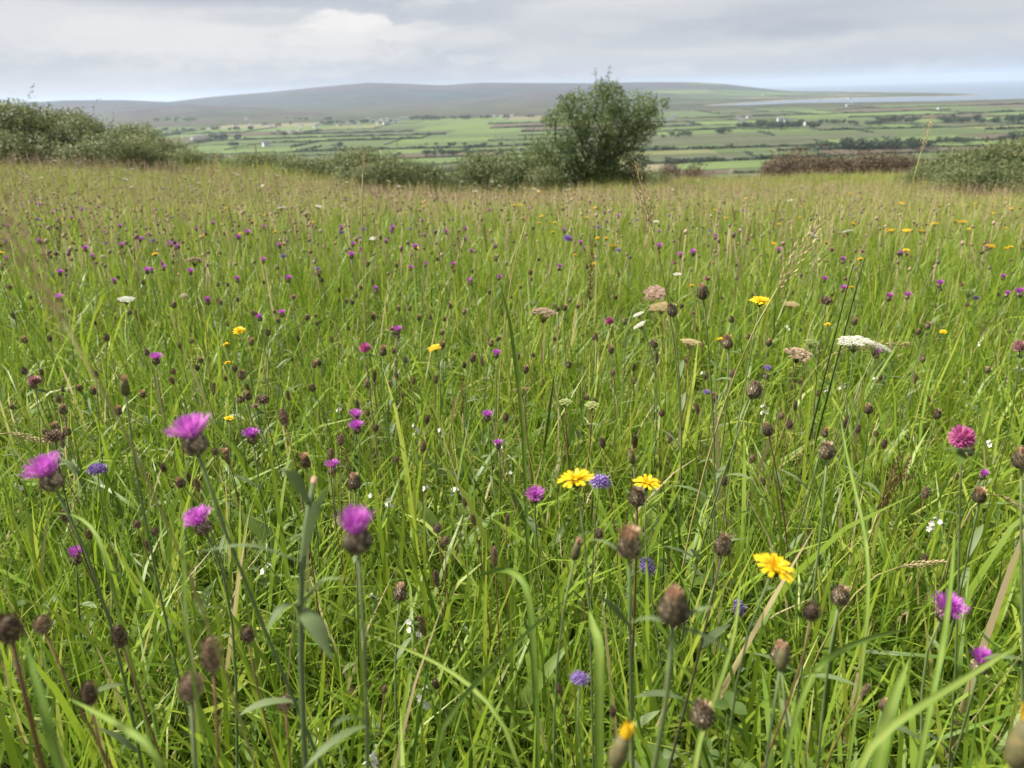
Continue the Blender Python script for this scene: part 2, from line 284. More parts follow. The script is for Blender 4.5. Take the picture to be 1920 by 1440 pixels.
# ------------------------------------------------------------------ mesh kit
class MB:
    def __init__(s): s.v = []; s.f = []; s.r = []; s.n = 0
    def add(s, verts, faces, rnd=0.5):
        verts = np.asarray(verts, float).reshape(-1, 3)
        s.v.append(verts); s.f += [tuple(int(i)+s.n for i in f) for f in faces]
        s.r.append(np.full(len(verts), rnd) if np.isscalar(rnd) else np.asarray(rnd)); s.n += len(verts)
    def tube(s, pts, rad, sides=5, rnd=0.5, cap=True):
        pts = np.asarray(pts, float); n = len(pts); rad = np.broadcast_to(np.asarray(rad, float), (n,))
        tan = np.gradient(pts, axis=0); tan /= np.linalg.norm(tan, axis=1)[:, None]+1e-12
        ref = np.array([1.0, 0, 0]) if abs(tan[0][0]) < 0.8 else np.array([0, 1.0, 0])
        V = []
        for i in range(n):
            a = np.cross(tan[i], ref); a /= np.linalg.norm(a)+1e-12; b = np.cross(tan[i], a)
            th = np.arange(sides)*2*math.pi/sides
            V.append(pts[i]+rad[i]*(np.cos(th)[:, None]*a+np.sin(th)[:, None]*b))
        F = [(i*sides+j, i*sides+(j+1) % sides, (i+1)*sides+(j+1) % sides, (i+1)*sides+j) for i in range(n-1) for j in range(sides)]
        if cap: F.append(tuple((n-1)*sides+j for j in range(sides)))
        s.add(np.concatenate(V), F, rnd)
    def lathe(s, prof, sides=10, rnd=0.5, off=(0, 0, 0)):
        V = []; n = len(prof)
        for z, r in prof:
            for j in range(sides):
                a = 2*math.pi*j/sides; V.append((off[0]+r*math.cos(a), off[1]+r*math.sin(a), off[2]+z))
        F = [(i*sides+j, i*sides+(j+1) % sides, (i+1)*sides+(j+1) % sides, (i+1)*sides+j) for i in range(n-1) for j in range(sides)]
        F.append(tuple((n-1)*sides+j for j in range(sides)))
        s.add(V, F, rnd)
    def ribbon(s, pts, wid, side, rnd=0.5, fold=0.0):
        """strip along pts, half-width wid[i] along 'side'; fold lifts a mid-rib down"""
        pts = np.asarray(pts, float); n = len(pts); wid = np.asarray(wid, float); side = np.asarray(side, float)
        if side.ndim == 1: side = np.repeat(side[None], n, 0)
        if fold:
            tan = np.gradient(pts, axis=0); nrm = np.cross(tan, side); nrm /= np.linalg.norm(nrm, axis=1)[:, None]+1e-12
            V = np.stack([pts-side*wid[:, None]+nrm*(wid*fold)[:, None], pts, pts+side*wid[:, None]+nrm*(wid*fold)[:, None]], 1).reshape(-1, 3)
            F = [(i*3+k, i*3+k+1, i*3+k+4, i*3+k+3) for i in range(n-1) for k in (0, 1)]
        else:
            V = np.stack([pts-side*wid[:, None], pts+side*wid[:, None]], 1).reshape(-1, 3)
            F = [(i*2, i*2+1, i*2+3, i*2+2) for i in range(n-1)]
        s.add(V, F, rnd)
    def mesh(s, name, mat, smooth=True):
        me = bpy.data.meshes.new(name); me.from_pydata(np.concatenate(s.v).tolist(), [], s.f)
        a = me.attributes.new('rnd', 'FLOAT', 'POINT'); a.data.foreach_set('value', np.concatenate(s.r).astype(np.float32))
        me.materials.append(mat)
        if smooth: me.polygons.foreach_set('use_smooth', np.ones(len(me.polygons), bool))
        me.update(); return me
def unit(v): v = np.asarray(v, float); return v/(np.linalg.norm(v)+1e-12)
def U(a, b): return float(rng.uniform(a, b))
def numpy_mesh(name, V, F, mat, rnd=None, smooth=True):
    me = bpy.data.meshes.new(name); k = F.shape[1]
    me.vertices.add(len(V)); me.vertices.foreach_set('co', V.astype(np.float32).ravel())
    me.loops.add(F.size); me.loops.foreach_set('vertex_index', F.astype(np.int32).ravel())
    me.polygons.add(len(F)); me.polygons.foreach_set('loop_start', np.arange(0, F.size, k, dtype=np.int32))
    me.polygons.foreach_set('loop_total', np.full(len(F), k, np.int32))
    if smooth: me.polygons.foreach_set('use_smooth', np.ones(len(F), bool))
    if rnd is not None:
        a = me.attributes.new('rnd', 'FLOAT', 'POINT'); a.data.foreach_set('value', rnd.astype(np.float32))
    me.materials.append(mat); me.update(calc_edges=True); return me

def thing(name, label, cat, loc, group=None, rz=0.0, scale=1.0):
    o = bpy.data.objects.new(name, None); col.objects.link(o); o.empty_display_size = 0.02
    o.location = tuple(loc); o.rotation_euler = (0, 0, rz); o.scale = (scale,)*3
    o['label'] = label; o['category'] = cat
    if group: o['group'] = group
    return o
def part(name, me, parent, loc=(0, 0, 0), rot=None, scale=1.0, kind=None, label=None):
    o = bpy.data.objects.new(name, me); col.objects.link(o); o.parent = parent
    o.location = tuple(loc)
    if rot is not None: o.rotation_mode = 'QUATERNION'; o.rotation_quaternion = rot
    o.scale = (scale,)*3 if np.isscalar(scale) else scale
    if kind: o['kind'] = kind
    if label: o['label'] = label
    return o
def single(name, me, label, cat, loc, group=None, kind=None):
    o = bpy.data.objects.new(name, me); col.objects.link(o); o.location = tuple(loc)
    if kind: o['kind'] = kind
    if label: o['label'] = label
    if cat: o['category'] = cat
    if group: o['group'] = group
    return o

# ------------------------------------------------------------------ ground sheet and sea
def build_ground():
    ys = np.concatenate([np.linspace(-3, 2, 22), np.linspace(2.25, 60, 120)[0:], np.geomspace(62, 690, 45), np.geomspace(700, 9200, 260), np.geomspace(9500, 30000, 20)])
    ts = np.sign(np.linspace(-1, 1, 421))*np.abs(np.linspace(-1, 1, 421))**1.1*1.1
    Y, T = np.meshgrid(ys, ts, indexing='ij'); X = T*(Y+4)
    Z = ground(X, Y)
    V = np.stack([X, Y, Z], -1).reshape(-1, 3); nr, nc = Y.shape
    i = np.arange(nr*nc).reshape(nr, nc)
    F = np.stack([i[:-1, :-1], i[:-1, 1:], i[1:, 1:], i[1:, :-1]], -1).reshape(-1, 4)
    me = numpy_mesh('ground', V, F, M['ground'])
    x, y, z = V.T
    c = np.zeros((len(V), 4)); c[:, 3] = 1
    soil = np.array([0.060, 0.075, 0.022]); slope = np.array([0.10, 0.12, 0.045]); rough = np.array([0.105, 0.125, 0.055]); brown = np.array([0.12, 0.10, 0.07])
    moor = np.array([0.062, 0.050, 0.056]); moor2 = np.array([0.040, 0.050, 0.050]); sand = np.array([0.20, 0.175, 0.13]); green = np.array([0.085, 0.12, 0.045])
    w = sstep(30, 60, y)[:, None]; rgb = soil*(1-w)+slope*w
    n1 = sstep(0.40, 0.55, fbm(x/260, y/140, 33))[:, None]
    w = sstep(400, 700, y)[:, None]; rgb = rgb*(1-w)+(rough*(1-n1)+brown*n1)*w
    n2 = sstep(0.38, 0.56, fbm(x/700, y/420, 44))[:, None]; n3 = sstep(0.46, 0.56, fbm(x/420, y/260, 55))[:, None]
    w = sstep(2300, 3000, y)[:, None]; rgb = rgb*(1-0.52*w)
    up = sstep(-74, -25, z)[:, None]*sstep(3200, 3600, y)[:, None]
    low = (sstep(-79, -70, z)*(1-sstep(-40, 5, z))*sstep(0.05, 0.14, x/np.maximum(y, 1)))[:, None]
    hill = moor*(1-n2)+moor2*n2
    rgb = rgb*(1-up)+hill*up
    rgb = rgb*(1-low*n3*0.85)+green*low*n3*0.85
    shore = ((z > SEA-1) & (y > 2600) & (x/np.maximum(y, 1) > 0.22) & in_poly(x, y-70, SEA_POLY))
    rgb[shore] = sand
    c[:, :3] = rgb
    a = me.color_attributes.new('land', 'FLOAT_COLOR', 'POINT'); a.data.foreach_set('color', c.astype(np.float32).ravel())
    o = bpy.data.objects.new('ground', me); col.objects.link(o); o['kind'] = 'structure'
    V = np.array([(-3000, 2300, SEA), (33000, 2300, SEA), (33000, 30500, SEA), (-33000, 30500, SEA), (-33000, 11000, SEA), (-3000, 9000, SEA)], float)
    me = bpy.data.meshes.new('sea'); me.from_pydata(V.tolist(), [], [tuple(range(6))]); me.materials.append(M['sea'])
    o = bpy.data.objects.new('sea', me); col.objects.link(o); o['kind'] = 'structure'
build_ground()

# ------------------------------------------------------------------ haze
def build_haze():
    lo = (-36000, -400, -95); hi = (36000, 33000, 172)
    V = [(x, y, z) for x in (lo[0], hi[0]) for y in (lo[1], hi[1]) for z in (lo[2], hi[2])]
    F = [(0, 1, 3, 2), (4, 6, 7, 5), (0, 4, 5, 1), (2, 3, 7, 6), (0, 2, 6, 4), (1, 5, 7, 3)]
    me = bpy.data.meshes.new('haze'); me.from_pydata(V, [], F)
    m = new_mat('haze'); nt = m.node_tree
    out = nt.nodes.new('ShaderNodeOutputMaterial'); v = nt.nodes.new('ShaderNodeVolumePrincipled')
    v.inputs['Color'].default_value = (0.65, 0.77, 0.95, 1); v.inputs['Density'].default_value = 0.62e-4; v.inputs['Anisotropy'].default_value = 0.2
    nt.links.new(v.outputs[0], out.inputs['Volume']); m.cycles.homogeneous_volume = True if hasattr(m.cycles, 'homogeneous_volume') else False
    me.materials.append(m); o = bpy.data.objects.new('haze', me); col.objects.link(o); o['kind'] = 'stuff'; o['label'] = 'pale blue summer haze over the valley'
build_haze()

# ------------------------------------------------------------------ valley: fields, hedgerows, trees, houses
def drape(name, quad, nx, ny, mat, lift):
    """a field: bilinear quad (world xy corners) laid over the ground"""
    q = np.array(quad, float); u, v = np.meshgrid(np.linspace(0, 1, nx+1), np.linspace(0, 1, ny+1))
    P = (q[0]*((1-u)*(1-v))[..., None]+q[1]*(u*(1-v))[..., None]+q[2]*(u*v)[..., None]+q[3]*((1-u)*v)[..., None])
    Z = ground(P[..., 0], P[..., 1])+lift
    V = np.concatenate([P, Z[..., None]], -1).reshape(-1, 3); i = np.arange(len(V)).reshape(ny+1, nx+1)
    F = np.stack([i[:-1, :-1], i[:-1, 1:], i[1:, 1:], i[1:, :-1]], -1).reshape(-1, 4)
    o = bpy.data.objects.new(name, numpy_mesh(name, V, F, mat)); col.objects.link(o); o['kind'] = 'structure'
def leaf_cloud(P, Nrm, size, rnd, name, mat, aspect=0.6):
    """one kite-shaped leaf for each point"""
    n = len(P); r = rng.normal(size=(n, 3)); t = np.cross(Nrm, r); t /= np.linalg.norm(t, axis=1)[:, None]+1e-9
    b = np.cross(Nrm, t); b /= np.linalg.norm(b, axis=1)[:, None]+1e-9; s = np.asarray(size)[:, None]
    nn = Nrm/(np.linalg.norm(Nrm, axis=1)[:, None]+1e-9)
    V = np.stack([P-t*s*0.5, P-t*s*0.05+b*s*0.5*aspect+nn*s*0.1, P+t*s*0.55, P-t*s*0.05-b*s*0.5*aspect+nn*s*0.1], 1).reshape(-1, 3)
    F = np.arange(4*n).reshape(n, 4)
    return numpy_mesh(name, V, F, mat, np.repeat(rnd, 4), smooth=False)
def lobes_points(lobes, dens, shell=0.35, clump=0.0):
    P = []; Nn = []
    for (c, r, k) in lobes:
        n = int(dens*r*r*k); d = rng.normal(size=(n, 3)); d /= np.linalg.norm(d, axis=1)[:, None]
        bump = 0.78+0.44*vnoise(d[:, 0]*3.1+c[0]*2, d[:, 1]*3.1+d[:, 2]*2.3+c[2], 7)
        rr = r*(1-shell*rng.random(n)**1.6)*bump
        P.append(np.array(c)+d*rr[:, None]); Nn.append(d+rng.normal(size=(n, 3))*0.7)
    return np.concatenate(P), np.concatenate(Nn)
def far_tree_mesh(k):
    lob = [((rng.normal()*0.22, rng.normal()*0.22, U(0.45, 0.8)), U(0.2, 0.34), 1) for _ in range(7)]
    P, Nn = lobes_points(lob, 900, 0.5); return leaf_cloud(P, Nn, rng.uniform(0.07, 0.14, len(P)), rng.random(len(P)), 'crown', M['far_leaf'], 0.9)
FAR_CROWNS = [far_tree_mesh(k) for k in range(4)]
_b = MB(); _b.tube([(0, 0, -0.05), (0.01, 0, 0.3), (0, 0.01, 0.6)], [0.035, 0.028, 0.015], 5); FAR_TRUNK = _b.mesh('trunk', M['bark'])
def far_tree(x, y, h, wide, label, group):
    t = thing('tree', label, 'tree', (x, y, gz(x, y)), group, U(0, 6.28))
    part('trunk', FAR_TRUNK, t, scale=(h, h, h)); part('crown', FAR_CROWNS[int(rng.integers(4))], t, scale=(h*wide, h*wide, h))
def hedge_mesh(P0, P1, h):
    L = math.hypot(P1[0]-P0[0], P1[1]-P0[1]); n = max(3, int(L/5)); s = (np.arange(n*30)+rng.random(n*30))/(n*30)
    x = P0[0]+(P1[0]-P0[0])*s; y = P0[1]+(P1[1]-P0[1])*s
    hh = h*(0.45+1.0*vnoise(s*L/14, s*0+3.3, int(L) % 50))
    a = rng.random(len(s))*math.pi; rad = np.sqrt(rng.random(len(s)))
    z = ground(x, y)+hh*np.sin(a)*rad; off = np.cos(a)*rad*h*0.7
    nx, ny = -(P1[1]-P0[1])/L, (P1[0]-P0[0])/L
    P = np.stack([x+nx*off, y+ny*off, z], 1); Nn = np.stack([nx*np.cos(a), ny*np.cos(a), np.sin(a)+0.2], 1)+rng.normal(size=(len(s), 3))*0.4
    c = np.array([(P0[0]+P1[0])/2, (P0[1]+P1[1])/2, 0]); c[2] = gz(c[0], c[1])
    return leaf_cloud(P-c, Nn, rng.uniform(0.45, 0.8, len(P))*h+0.6, rng.random(len(P)), 'hedgerow', M['far_leaf'], 0.9), c
def build_valley():
    rows = [700, 760, 830, 905, 990, 1085, 1190, 1300, 1430, 1580, 1750, 1950, 2200, 2500, 2850]
    skew = lambda x, k: 0.05*x+18*math.sin(x/210+k*1.7)
    hedges = []
    for k in range(len(rows)-1):
        y0, y1 = rows[k], rows[k+1]; x = -0.72*y0
        while x < 0.75*y0:
            w = U(70, 230)*(0.7+y0/2500)
            x2 = x+w; pad = 3
            q = [(x+pad, y0+skew(x, k)+pad), (x2-pad, y0+skew(x2, k)+pad), (x2-pad+10, y1+skew(x2, k+1)-pad), (x+pad+10, y1+skew(x, k+1)-pad)]
            cx, cy = x+w/2, (y0+y1)/2
            if not in_poly(np.array([cx, cx, cx+w/2]), np.array([cy, y1+40, y1+40]), SEA_POLY).any():
                side = cx/cy
                pr = [0.32, 0.30, 0.07, 0.18, 0.11, 0.02] if side < 0.1 else [0.26, 0.32, 0.10, 0.20, 0.09, 0.03]
                drape('field', q, 6, 4, FIELD[int(rng.choice(6, p=pr))], 0.5)
                if rng.random() < 0.66: hedges.append(((x, y0+skew(x, k)), (x2, y0+skew(x2, k)), U(1.6, 5.2)))
                if rng.random() < 0.45: hedges.append(((x, y0+skew(x, k)), (x+10, y1+skew(x, k+1)), U(1.8, 4.5)))
            x = x2
    hedges.sort(key=lambda e: e[0][1])
    for (a, b, h) in hedges[:260]:
        me, c = hedge_mesh(a, b, h)
        single('hedgerow', me, 'dark hedgerow along the edge of a green valley field', 'hedgerow', c, 'hedgerows between the valley fields')
    # fields on the lower slopes of the far hill and on the spit
    for k in range(46):
        px = U(1230, 1830); off = U(14, 34); p = on_z(px, hor(px)+off, -78)
        if p[1] > 9000: continue
        w, d = U(120, 330), U(90, 240); c = p[:2]
        q = [(c[0]-w, c[1]-d), (c[0]+w, c[1]-d*0.8), (c[0]+w*0.9, c[1]+d), (c[0]-w*1.1, c[1]+d*0.9)]
        qq = np.array(q)
        if in_poly(np.append(qq[:, 0], c[0]), np.append(qq[:, 1], c[1]), SEA_POLY).any(): continue
        drape('field', q, 6, 6, FIELD[int(rng.choice(6, p=[0.3, 0.25, 0.15, 0.15, 0.05, 0.1]))], 3.0)
    # woods and clumps seen in the valley: (px0, px1, py base left, py base right, n, height)
    woods = [(1575, 1740, 281, 280, 26, 13), (1490, 1575, 279, 281, 8, 9), (1385, 1530, 243, 242, 24, 15), (1530, 1650, 233, 236, 14, 11), (1650, 1920, 231, 229, 34, 14), (1240, 1300, 259, 257, 6, 9),
             (1345, 1385, 252, 250, 6, 10), (1740, 1830, 269, 268, 9, 9), (1860, 1925, 266, 262, 8, 11), (290, 370, 229, 227, 12, 16), (385, 450, 261, 263, 14, 11), (395, 480, 246, 244, 10, 11), (430, 470, 276, 276, 5, 8),
             (505, 580, 255, 254, 9, 9), (600, 700, 235, 233, 16, 12), (765, 880, 226, 224, 20, 15), (690, 740, 232, 232, 5, 9), (520, 620, 224, 226, 9, 12), (610, 640, 277, 277, 3, 9), (790, 880, 292, 291, 9, 10), (780, 960, 272, 274, 9, 6),
             (1240, 1330, 306, 308, 9, 7), (1420, 1500, 296, 300, 7, 6), (900, 1000, 223, 220, 9, 12), (300, 345, 246, 247, 6, 9), (480, 560, 238, 236, 6, 9)]
    WOOD = ['the dense block wood just above the russet hedge', 'the low clump at the end of the dense block wood', 'the big dark wood in front of the bright white house', 'the wood stretching behind the bright white house towards the shore', 'the long dark wood nearest the shore', 'the small clump just past the hawthorn tree', 'the clump at the near corner of the big dark wood', 'the row beyond the dense block wood', 'the clump behind the bramble thicket', 'the dark plantation at the foot of the brown hill', 'the clump around the houses beyond the bramble bank', 'the clump uphill of the houses beyond the bramble bank', 'the small group just over the low scrub', 'the row beside the grey farmhouses', 'the wood on the near side of the village', 'the dark wood behind the long white shed', 'the pair of clumps in the middle of the village', 'the trees between village and farmhouses', 'the few round trees in the near green field', 'the hedge clump just above the scrub hedge', 'the loose row dotting the bright strip fields', 'the dark clump between hawthorn and russet hedge', 'the low clump beside the russet hedge', 'the wood at the foot of the far ridge', 'the clump near the dark plantation', 'the trees above the farmhouses']
    for (a, b, ya, yb, n, h), wl in zip(woods, WOOD):
        for i in range(n):
            s = rng.random(); p = on_z(a+(b-a)*s, ya+(yb-ya)*s+U(-1.6, 1.2), -79.5)
            far_tree(p[0], p[1], h*U(0.7, 1.2), U(0.9, 1.6), 'dark tree of '+wl, 'trees of '+wl)
build_valley()

def house_meshes():
    out = {}
    for key, (L, W, H, RH) in {'low': (15, 7, 3.4, 3.0), 'tall': (12, 7.5, 6.0, 3.2), 'shed': (26, 10, 5.0, 1.6)}.items():
        b = MB(); l, w = L/2, W/2
        b.add([(-l, -w, -1), (l, -w, -1), (l, w, -1), (-l, w, -1), (-l, -w, H), (l, -w, H), (l, w, H), (-l, w, H), (-l, 0, H+RH), (l, 0, H+RH)],
              [(0, 1, 5, 4), (2, 3, 7, 6), (1, 2, 6, 9, 5), (3, 0, 4, 8, 7)])
        wall = b.mesh('wall', M['wall'], False)
        b = MB(); e = 0.35; t = 0.25
        for s in (-1, 1):
            v = [(-l-e, s*(w+e), H-e*RH/w+0.05), (l+e, s*(w+e), H-e*RH/w+0.05), (l+e, 0, H+RH+0.06), (-l-e, 0, H+RH+0.06)]
            v += [(x, y, z+t) for x, y, z in v]
            b.add(v, [(0, 1, 2, 3), (4, 5, 6, 7), (0, 1, 5, 4), (1, 2, 6, 5), (3, 0, 4, 7)])
        roof = b.mesh('roof', M['slate'], False)
        b = MB(); cx = l-0.8
        b.add([(cx+x, y, z) for z in (H+RH-0.8, H+RH+1.2) for x, y in ((-.5, -.4), (.5, -.4), (.5, .4), (-.5, .4))], [(0, 1, 5, 4), (1, 2, 6, 5), (2, 3, 7, 6), (3, 0, 4, 7), (4, 5, 6, 7)])
        chim = b.mesh('chimney', M['wall'], False)
        b = MB(); b.add([(x, y, z) for y in (-0.06, 0.06) for x, z in ((-.6, 0), (.6, 0), (.6, 1.3), (-.6, 1.3))], [(0, 1, 2, 3), (7, 6, 5, 4), (0, 4, 5, 1), (1, 5, 6, 2), (2, 6, 7, 3), (3, 7, 4, 0)])
        out[key] = (wall, roof, chim, b.mesh('window', M['glass'], False), L, W, H)
    return out
HM = house_meshes()
def house(px, py, key, rz, label, group, scale=1.0):
    p = on_z(px, py, -79.0); wall, roof, chim, win, L, W, H = HM[key]
    t = thing('house' if key != 'shed' else 'farm_shed', label, 'house' if key != 'shed' else 'shed', (p[0], p[1], gz(p[0], p[1])+0.3), group, rz, scale)
    part('wall', wall, t); r = part('roof', roof, t)
    if key != 'shed': part('chimney', chim, r)
    for fl in range(2 if key == 'tall' else 1):
        for k in range(4): part('window', win, t, (-L*0.36+k*L*0.24, -W/2-0.02, 1.1+2.7*fl))
G1 = 'houses of the village among trees'; G2 = 'scattered houses on the valley floor'
house(1463, 228, 'tall', 0.1, 'bright white two storey house standing before a dark wood', None, 1.15)
house(1476, 229, 'low', 0.2, 'long low white house beside the bright two storey house', None)
house(1405, 221, 'low', 0.3, 'small white house at the top end of the dark wood', None)
house(757, 224, 'shed', 0.0, 'long white shed at the end of the village', None, 1.25)
house(1537, 187, 'shed', 0.05, 'white building on the far shore of the bay', None, 1.3)
house(1593, 184, 'tall', 0.3, 'white house alone on the green spit beyond the bay', None, 1.5)
house(1760, 206, 'tall', 0.6, 'pale house with steep roof near the shore before the sea', None, 0.9)
house(1592, 200, 'low', 0.1, 'grey roofed cottage on the near shore of the bay', None, 1.5)
for px, py in [(664, 232), (672, 236), (655, 234), (700, 230), (708, 233), (715, 228), (722, 234), (729, 231), (735, 233), (741, 230), (747, 228), (690, 226), (726, 226), (738, 226), (750, 233), (637, 236), (940, 219), (927, 218), (960, 217)]:
    house(px, py, 'tall' if rng.random() < 0.5 else 'low', U(-0.8, 0.8), 'white or grey house in the village at the foot of the hills', G1, U(0.85, 1.15))
for px, py in [(362, 262), (378, 260), (404, 261), (410, 257), (442, 236), (470, 235), (506, 237), (522, 248), (542, 248), (560, 244), (565, 238), (590, 240), (596, 236), (1255, 225), (1262, 223), (1390, 231), (1512, 235), (1385, 222), (1430, 182), (500, 276), (462, 224)]:
    house(px, py, 'tall' if rng.random() < 0.35 else 'low', U(-0.8, 0.8), 'small pale house among trees and fields on the valley floor', G2, U(0.85, 1.1))

# ------------------------------------------------------------------ hawthorn tree and hedges at the edge of the meadow
def limb(b, p0, p1, r0, r1, wob=0.06, n=6):
    p0 = np.array(p0, float); p1 = np.array(p1, float); s = np.linspace(0, 1, n); L = np.linalg.norm(p1-p0)
    P = p0+(p1-p0)*s[:, None]+rng.normal(size=(n, 3))*wob*L*np.sin(s*math.pi)[:, None]
    b.tube(P, r0+(r1-r0)*s, 5); return P
def build_hawthorn():
    Y = 24.0; base = at_y(1110, 343, Y); base[2] = gz(base[0], base[1]); s = Y/FPX/math.cos(R(12))
    t = thing('hawthorn_tree', 'lone bushy hawthorn tree rising above the hedge at the meadow edge', 'tree', base)
    lob = []
    spec = [(1132, 196, 44), (1150, 178, 20), (1128, 172, 20), (1080, 208, 36), (1062, 196, 20), (1060, 245, 44), (1190, 212, 42), (1215, 200, 26), (1225, 226, 26), (1130, 245, 62), (1170, 255, 48), (1095, 290, 58), (1045, 300, 46), (1150, 300, 46), (1025, 325, 34), (1075, 330, 34), (1130, 330, 34), (1170, 335, 22), (1035, 222, 18), (1205, 250, 28)]
    spec += [(1000, 300, 30), (1012, 332, 40), (985, 325, 30), (1060, 338, 44), (1110, 340, 46), (1160, 330, 36), (1195, 300, 24), (1195, 338, 30)]
    for _ in range(46):
        px, py, r = spec[int(rng.integers(18))]; a = U(-0.3, 3.45); spec.append((px+math.cos(a)*r*U(.75, 1.1), py-math.sin(a)*r*U(.75, 1.1), U(7, 15)))
    for px, py, r in spec:
        c = at_y(px, py, Y)-base; c[1] = U(-0.5, 0.5)*(60-r)/30; lob.append((c, r*s*0.88, 1))
    P, Nn = lobes_points(lob, 3300, 0.5)
    out = 0.5+0.25*rng.normal(size=len(P)); 
    part('crown', leaf_cloud(P, Nn, rng.uniform(0.042, 0.085, len(P)), np.clip(out, 0, 1), 'crown', M['tree_leaf']), t, kind='stuff')
    b = MB(); top = np.array([0.1, 0, 1.0]); limb(b, (0, 0, -0.15), top, 0.13, 0.09)
    for c, r, k in lob[:34]: limb(b, top*U(0.5, 1), np.array(c)*1.05, 0.055, 0.014, 0.09)
    part('trunk', b.mesh('trunk', M['bark']), t)
    for px0, py0, px1, py1 in [(1118, 175, 1116, 130), (1139, 170, 1143, 126), (1128, 165, 1129, 146), (1155, 175, 1158, 150), (1090, 190, 1085, 165), (1225, 195, 1232, 178)]:
        b = MB(); p0 = at_y(px0, py0, Y)-base; p1 = at_y(px1, py1, Y)-base; W = limb(b, p0, p1, 0.012, 0.005, 0.03)
        tw = part('twig', b.mesh('twig', M['bark']), t)
        q = np.repeat(W, 9, 0)+rng.normal(size=(54, 3))*0.035
        part('leaves', leaf_cloud(q, rng.normal(size=q.shape), rng.uniform(0.03, 0.06, len(q)), rng.random(len(q)), 'leaves', M['tree_leaf']), tw, kind='stuff')
build_hawthorn()
def bush_meshes(k, mat, dens):
    """unit bush about 1 wide and 1 high"""
    lob = [((U(-0.34, 0.34), U(-0.3, 0.3), U(0.10, 0.60)), U(0.20, 0.36), 1) for _ in range(13)]
    P, Nn = lobes_points(lob, dens, 0.6)
    sp = []
    for _ in range(12):                                   # arching shoots that break the outline
        a = U(0, 6.28); r0 = U(0.1, 0.4); p = np.array([math.cos(a)*r0, math.sin(a)*r0, U(0.5, 0.85)]); q = p+np.array([math.cos(a)*U(0, .2), math.sin(a)*U(0, .2), U(0.05, 0.28)])
        w = np.linspace(0, 1, 16)[:, None]; sp.append(p+(q-p)*w+rng.normal(size=(16, 3))*0.014)
    sp = np.concatenate(sp); P = np.concatenate([P, sp]); Nn = np.concatenate([Nn, rng.normal(size=sp.shape)])
    keep = P[:, 2] > -0.05; P = P[keep]; Nn = Nn[keep]
    fol = leaf_cloud(P, Nn, rng.uniform(0.020, 0.042, len(P)), np.clip(0.5+0.26*rng.normal(size=len(P)), 0, 1), 'foliage', mat)
    b = MB()
    for c, r, _ in lob: limb(b, (c[0]*0.3, c[1]*0.3, -0.05), c, 0.014, 0.005)
    return fol, b.mesh('stems', M['bark'])
BUSH = [bush_meshes(k, M['bush_leaf'], 17000) for k in range(4)]; RUSSET = [bush_meshes(k, M['russet_leaf'], 14000) for k in range(2)]
def bush(px, pytop, pybase, wpx, Y, label, group, src=None, cat='bush', name='bramble_bush'):
    """base row from the photograph fixes where it stands on the ground near distance Y; height and width follow"""
    p = at_y(px, pybase, Y); z = gz(p[0], Y); q = at_y(px, pytop, Y); h = q[2]-z; w = wpx*Y/FPX
    t = thing(name, label, cat, (p[0], Y, z-0.05), group, U(0, 6.28))
    f, s = (src or BUSH)[int(rng.integers(len(src or BUSH)))]
    part('foliage', f, t, scale=(w*1.15, w*1.15, h*U(1.10, 1.20)), kind='stuff'); part('stems', s, t, scale=(w*1.1, w*1.1, h))
GL = 'brambles banked up at the high end of the meadow'
for k, (px, pt, w, Y) in enumerate([(-60, 190, 190, 22), (30, 190, 150, 21), (95, 203, 130, 22.5), (165, 208, 120, 22), (225, 226, 120, 22.5), (290, 246, 110, 22), (345, 262, 100, 22.5), (10, 235, 130, 19.5), (110, 240, 120, 20), (200, 250, 110, 20), (270, 266, 90, 20.5), (330, 276, 80, 21), (-150, 200, 200, 22)]):
    bush(px, pt, 295, w, Y, 'low rounded bramble in front of the taller bramble bank' if 7 <= k <= 11 else ('tall bramble bush at the top of the bramble bank' if k < 4 or k == 12 else 'bramble bush where the bramble bank slopes down to the low scrub'), GL)
GM = 'low scrub along the far edge of the meadow'
for k, (px, pt, w, Y) in enumerate([(400, 294, 95, 23), (455, 290, 100, 23.5), (515, 283, 100, 24), (575, 291, 100, 23.5), (630, 284, 95, 24.5), (690, 277, 110, 22.5), (745, 288, 100, 22), (700, 300, 90, 21.5), (800, 304, 95, 23), (855, 300, 95, 23.5), (905, 282, 95, 24), (950, 268, 105, 24.2), (1000, 250, 90, 24.6), (975, 292, 90, 23.6), (1230, 318, 60, 25.5), (1180, 318, 70, 24.5), (1010, 310, 80, 23.4)]):
    bush(px, pt, 335, w, Y, 'scrub bush growing against the foot of the hawthorn tree' if k >= 11 else ('thick scrub bush standing out darkest in the low hedge' if 5 <= k <= 7 else ('low scrub bush between the dark scrub and the hawthorn tree' if k > 7 else 'low scrub bush between the bramble bank and the dark scrub')), GM)
GR = 'bramble thicket closing the low corner of the meadow'
for px, pt, w, Y in [(1760, 285, 90, 23), (1810, 275, 110, 22.5), (1870, 262, 120, 22), (1930, 250, 150, 21.5), (1720, 308, 60, 23), (1790, 305, 90, 21), (1880, 300, 110, 20.5), (2010, 250, 160, 21)]:
    bush(px, pt, 345, w, Y, 'olive green bramble bush in the thicket beside the russet hedge', GR)
GB = 'russet hedge beyond the meadow'
for px, pt, w in [(1470, 288, 90), (1525, 281, 100), (1580, 285, 100), (1635, 286, 100), (1690, 287, 95), (1740, 290, 80), (1265, 306, 50), (1310, 308, 45)]:
    bush(px, pt, 322, w, 31.5, 'russet brown leaved bush in the hedge just beyond the grass', GB, RUSSET)

